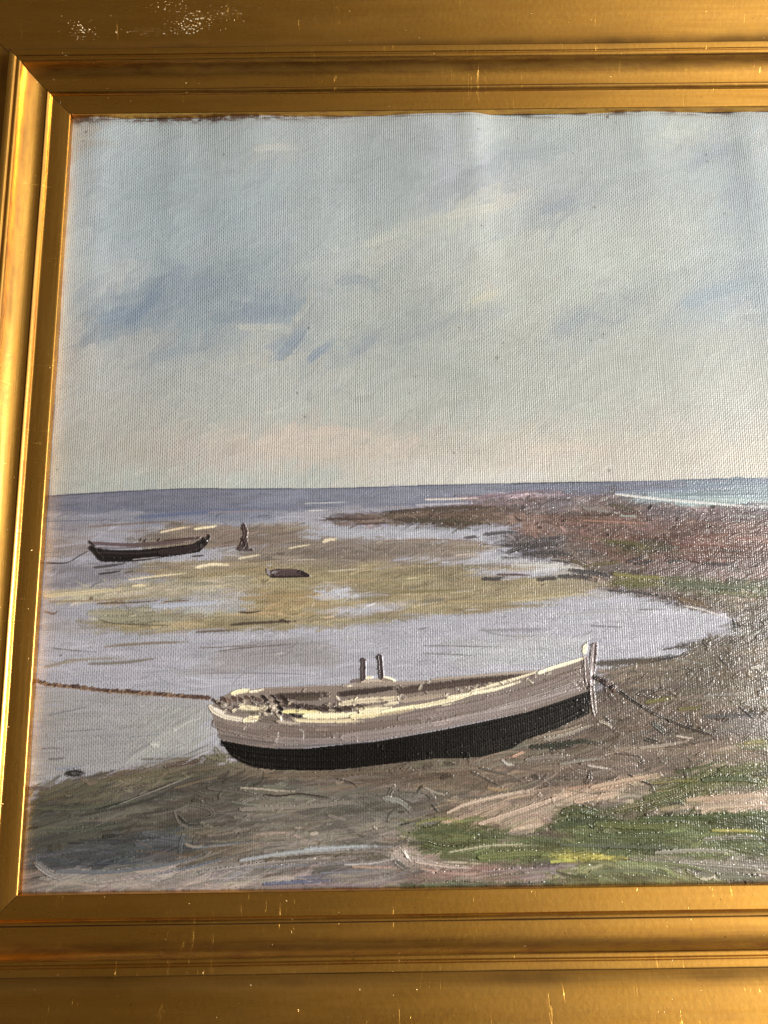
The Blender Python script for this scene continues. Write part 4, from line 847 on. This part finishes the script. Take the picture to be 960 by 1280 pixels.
# samson posts
ST([([(454, 849), (454, 825)], 6, (86, 70, 74)), ([(477, 847), (475, 821)], 6.2, (82, 66, 70)), ([(451, 825), (458, 825)], 2.4, (96, 80, 82))], h=.34, br=.5, dry=0, taper=0, thk=.95, reg=BOAT)
# stem
ST([([(733, 822), (734, 850), (738, 862)], 5, (134, 118, 116)), ([(744, 806), (741, 835), (740, 860)], 8, (158, 144, 146)), ([(746, 804), (745, 830)], 3.6, (104, 84, 86)), ([(740, 858), (742, 880), (744, 894)], 6, (132, 118, 112)),
    ([(739, 806), (741, 805)], 2.6, (92, 76, 78)), ([(731, 816), (732, 808), (735, 805)], 6, (214, 204, 168)), ([(738, 840), (738, 856)], 3, (172, 158, 160)), ([(728, 826), (731, 850)], 2.4, (118, 100, 98))],
   h=.34, br=.5, dry=.1, thk=.95, reg=BOAT)
# mooring rope at the stem
rope([(745, 846), (756, 851), (766, 857), (772, 863)], 6, [(66, 52, 52), (92, 76, 72), (122, 104, 96), (54, 44, 46)], ROPE2, 3.4, .36)
ST([([(772, 862), (790, 875), (805, 884)], 3.6, (48, 40, 42)), ([(803, 883), (820, 893), (838, 901)], 3, (66, 58, 52)), ([(836, 900), (855, 908), (880, 916), (897, 920)], 3.4, (78, 68, 62)), ([(756, 852), (758, 868)], 2.6, (74, 58, 54))], h=.32, br=.5, dry=.1, thk=.95, reg=ROPE2)

# --- rowing boat on the flat
def solid(pl, c, reg, h=.12):
    poly(pl, c, reg, -2, exact=True); m = inside(np.array(pl, float), TX, TY); HGT[m] += h; THK[m] = .8
solid([(111, 682), (130, 688), (170, 687), (205, 684), (240, 680), (262, 668), (259, 680), (248, 690), (215, 695), (180, 699), (150, 701), (126, 702), (118, 694)], (48, 42, 46), ROW)
solid([(335, 713), (345, 711), (370, 711), (383, 717), (388, 721), (336, 721)], (92, 76, 78), WRECK)
ST([([(112, 678), (140, 680), (170, 681), (215, 677), (256, 671)], 4.6, (104, 84, 86)), ([(122, 684), (150, 685), (200, 681), (240, 677)], 2, (116, 102, 104)),
    ([(113, 685), (125, 691), (170, 693), (210, 690), (245, 683), (260, 671)], 10, (48, 42, 44)), ([(118, 692), (126, 700), (170, 699), (215, 693)], 6, (44, 38, 42)), ([(200, 690), (235, 687), (252, 682)], 9, (64, 54, 56)),
    ([(114, 684), (120, 692), (127, 700)], 5, (46, 42, 38)), ([(120, 690), (170, 692), (210, 688)], 2, (74, 64, 66)), ([(110, 676), (114, 680), (118, 682)], 3.6, (66, 54, 50)), ([(174, 676), (176, 672)], 2.4, (66, 54, 52)),
    ([(179, 677), (182, 673)], 2.4, (60, 48, 48)), ([(196, 676), (200, 672)], 2.6, (66, 52, 50)), ([(204, 676), (230, 673), (250, 672)], 2.4, (80, 64, 60)), ([(256, 676), (260, 668)], 3, (70, 58, 56)), ([(165, 699), (200, 696)], 1.6, (170, 166, 170))],
   h=.26, br=.5, dry=.1, a=.95, thk=.9, reg=ROW)
ST([([(117, 709), (135, 707), (158, 703)], 3.8, (78, 70, 76)), ([(123, 717), (140, 715), (150, 713)], 3, (72, 62, 64)), ([(130, 712), (165, 710)], 2, (116, 106, 108)), ([(155, 716), (167, 713)], 2.4, (104, 92, 92)), ([(240, 695), (256, 694)], 2.6, (76, 66, 72))], h=.2, br=.5, dry=.2, a=.9, thk=.8)
ST([([(56, 703), (80, 704), (90, 700)], 2.4, (74, 62, 64)), ([(88, 701), (98, 694), (110, 688)], 2, (88, 74, 76))], h=.24, br=.3, dry=.1, a=.95, thk=.9, reg=ROPE3)
# --- standing figure
ST([([(304, 655), (305, 660)], 5, (84, 68, 70)), ([(305, 658), (307, 666), (305, 674)], 5.5, (90, 72, 72)), ([(306, 672), (304, 680), (300, 685)], 7, (86, 70, 72)), ([(306, 674), (309, 684)], 5, (80, 64, 66)), ([(296, 686), (306, 687), (315, 687)], 4, (98, 82, 84))],
   h=.34, br=.4, dry=0, taper=.1, thk=.95, reg=FIG)
# --- small upturned hull
ST([([(344, 718), (350, 714), (365, 713), (375, 714)], 6, (96, 78, 80)), ([(338, 721), (360, 721), (388, 720)], 3, (60, 50, 54)), ([(374, 714), (381, 717), (387, 720)], 4.6, (56, 46, 50)), ([(334, 712), (336, 718)], 4, (146, 138, 146)),
    ([(340, 716), (346, 714)], 3.4, (160, 152, 156)), ([(332, 711), (333, 714)], 2, (72, 60, 62))], h=.3, br=.4, dry=.05, thk=.9, reg=WRECK)

# --- bare canvas and grime at the top-left edge
Rr = np.random.default_rng(3)
edge_d = TY - (148 - (TX - 92) * .0127)
raw = np.exp(-(edge_d / 5.5) ** 2) * np.clip(1.1 - np.abs(TX - 270) / 130, 0, 1) * np.clip(.55 + fnoise((4, 8), 31, 3) * .9, 0, 1) \
    + np.exp(-(edge_d / 7) ** 2) * np.exp(-((TX - 105) / 24) ** 2) * np.clip(.7 + fnoise((6, 8), 32, 3) * .8, 0, 1) \
    + np.exp(-(edge_d / 4) ** 2) * np.clip(fnoise((3, 30), 33, 3) * .8 + .1, 0, .6)
raw = np.clip(raw * 1.5, 0, 1)[..., None]
rawc = lin((98, 66, 42)) * (1 + fnoise(4, 34, 2)[..., None] * .35)
C = C * (1 - raw * .9) + rawc * raw * .9
# dirt along the other sight edges
le = np.clip(1 - gx / 2.2, 0, 1) * np.clip(.5 + fnoise((20, 4), 35) * .6, 0, 1)
C = C * (1 - le[..., None] * .55) + lin((150, 112, 86)) * le[..., None] * .55
for (x, y, r_) in [(108, 165, 2.2), (104, 176, 1.4), (280, 193, 1.6), (598, 162, 1.4), (884, 192, 2), (886, 200, 1.6), (744, 258, 1.8), (602, 282, 1.4), (740, 425, 1.6), (622, 447, 2), (630, 428, 1.4), (381, 520, 1.8), (568, 566, 1.8),
                   (763, 588, 2.4), (70, 586, 1.4), (512, 491, 1.4), (728, 214, 1.2), (770, 152, 1.2), (648, 170, 1.2), (907, 266, 1.3), (520, 470, 1.2), (772, 610, 1.2)]:
    q = R([(x, y)])[0]; X0, Y0 = int(q[0]), int(q[1])
    if 6 < X0 < NX - 6 and 6 < Y0 < NY - 6:
        yy, xx = np.mgrid[-5:6, -5:6]; w = np.exp(-(xx ** 2 + yy ** 2) / (r_ * 1.1) ** 2)[..., None] * .6
        C[Y0 - 5:Y0 + 6, X0 - 5:X0 + 6] = C[Y0 - 5:Y0 + 6, X0 - 5:X0 + 6] * (1 - w) + lin((92, 66, 44)) * w

C *= np.clip(1 + fnoise(3, 41, 2) * .035, .8, 1.2)[..., None]
lum = C @ np.array([.25, .65, .10])
SATS = np.full(13, .85); SATS[SKY] = .68; SATS[SEA] = .58; SATS[GRASS] = .8; SATS[BOAT] = .68; SATS[FLAT] = .68; SATS[HEAD] = .8; SATS[BEACH] = .8
C = lum[..., None] + (C - lum[..., None]) * SATS[REG][..., None]
C = C * np.where((REG == SKY)[..., None], np.array([1.03, 1.04, 1.05]), np.array([1.0, .99, .985]))
C = C * (np.clip(lum, .004, 1)[..., None] / .27) ** .24
TONE = np.ones(13); TONE[BOAT] = 1.22; TONE[GRASS] = 1.25; TONE[HEAD] = 1.15; TONE[BEACH] = 1.10; TONE[SEA] = 1.05
tn = TONE[REG]; tn = np.where((REG == BOAT) & (lum < .03), .8, tn); C = C * tn[..., None]
C = np.clip(C * GAIN, .003, .9)
# the weave is buried where the paint is stiff, and shows again towards the thinly painted right side
flr = np.zeros((NY, NX)); tx = np.clip((TX - 350) / 500, 0, 1) * np.clip((1130 - TY) / 150, 0, 1)
for r_, a0, a1 in ((BEACH, .85, .5), (HEAD, .6, .4), (GRASS, .7, .4), (FLAT, .3, .2), (SEA, .25, .2)):
    flr = np.where(REG == r_, a0 * (1 - tx) + a1 * tx, flr)
THK = np.clip(np.maximum(THK, flr * (1 + .35 * fnoise((26, 40), 81, 3))), 0, 1)
# relief: paint + slack canvas (shallow buckles under the top rail)
Xm, Ym = gx, gy
buck = 1.1 * np.exp(-Ym / 90) * np.sin(Xm / 640 * 2 * math.pi * 5.2 + .8 + np.sin(Xm / 97)) \
     + .5 * np.exp(-((Xm - 272) / 9) ** 2) * np.exp(-Ym / 50) + .6 * fnoise((260, 200), 51, 2) - .5 * np.exp(-Xm / 14) - .4 * np.exp(-(H_MM - Ym) / 10)
for (x_, w_, a_, l_) in ((72, 12, .9, 90), (278, 9, 1.1, 60), (300, 20, -.7, 120), (172, 16, .7, 110), (468, 13, 1.3, 130), (395, 14, .6, 70), (20, 10, .8, 160)):
    buck += a_ * np.exp(-((Xm - x_) / w_) ** 2) * np.exp(-Ym / l_)
hh = HGT + buck * 1.15

# ------------------------------------------------------------------ split the sheet into its painted subjects and mesh them
DEPTH = .0012                     # the canvas face sits behind the sight edge
lin_box = box(-.008, W_MM / 1000 + .008, DEPTH + .004, .02, -.008, H_MM / 1000 + .008)
canvas = link("canvas", np_mesh("canvas", *lin_box, False), LINEN, root)
canvas["label"] = "stretched linen canvas covered by a coastal oil painting"

# drop stray specks of a region id: majority of 3x3 done twice for the small ids
cols = np.concatenate([np.arange(0, 1180), np.arange(1180, NX, 3)])
if cols[-1] != NX - 1: cols = np.append(cols, NX - 1)
rows = np.arange(NY)
sub = np.ix_(rows, cols)
X, Y, Hs, Cs, Ts, Rg = gx[sub], gy[sub], hh[sub], C[rows][:, cols], THK[sub], REG[sub]
gyx = np.gradient(hh, RES); NRM = np.stack([-gyx[1], -np.ones_like(hh), gyx[0]], -1)
NRM /= np.linalg.norm(NRM, axis=-1, keepdims=True)
Ns = NRM[rows][:, cols]
# sheet x,y(mm,down), height -> scene; reach a little under the rails
Xw = X.copy(); Zw = H_MM - Y
Xw[:, 0] = -6; Xw[:, -1] = W_MM + 6; Zw[0] = H_MM + 6; Zw[-1] = -6
Vall = np.stack([Xw / 1000, DEPTH - Hs / 1000, Zw / 1000], -1).reshape(-1, 3).astype(np.float32)
Call = np.concatenate([Cs, Ts[..., None]], -1).reshape(-1, 4).astype(np.float32)
Nall = Ns.reshape(-1, 3).astype(np.float32)
nr, nc = X.shape
idx = np.arange(nr * nc).reshape(nr, nc)
Fall = np.stack([idx[1:, :-1], idx[1:, 1:], idx[:-1, 1:], idx[:-1, :-1]], -1).reshape(-1, 4)
Rf = Rg[:-1, :-1].reshape(-1)
SUBLABEL = {BOAT: "painted beached boat, pale grey above and black below", ROW: "painted dark rowing boat on the sand flat",
            ROPE: "painted brown rope running left from the stern", ROPE2: "painted dark rope running right from the stem", ROPE3: "painted thin line from the rowing boat", FIG: "painted small standing dark figure", WRECK: "painted small dark upturned hull"}
for r_, nm in enumerate(REGN):
    Fs = Fall[Rf == r_]
    if len(Fs) == 0: continue
    used = np.unique(Fs); remap = np.zeros(nr * nc, np.int32); remap[used] = np.arange(len(used))
    me = np_mesh(nm, Vall[used], remap[Fs])
    at = me.color_attributes.new("pigment", 'FLOAT_COLOR', 'POINT'); at.data.foreach_set("color", Call[used].ravel())
    try:
        cn = me.attributes.new("custom_normal", 'FLOAT_VECTOR', 'POINT'); cn.data.foreach_set("vector", Nall[used].ravel())
    except Exception as ex: print("normals", ex)
    o = link(nm, me, PAINT, canvas)
    if r_ in SUBLABEL: o["label"] = SUBLABEL[r_]
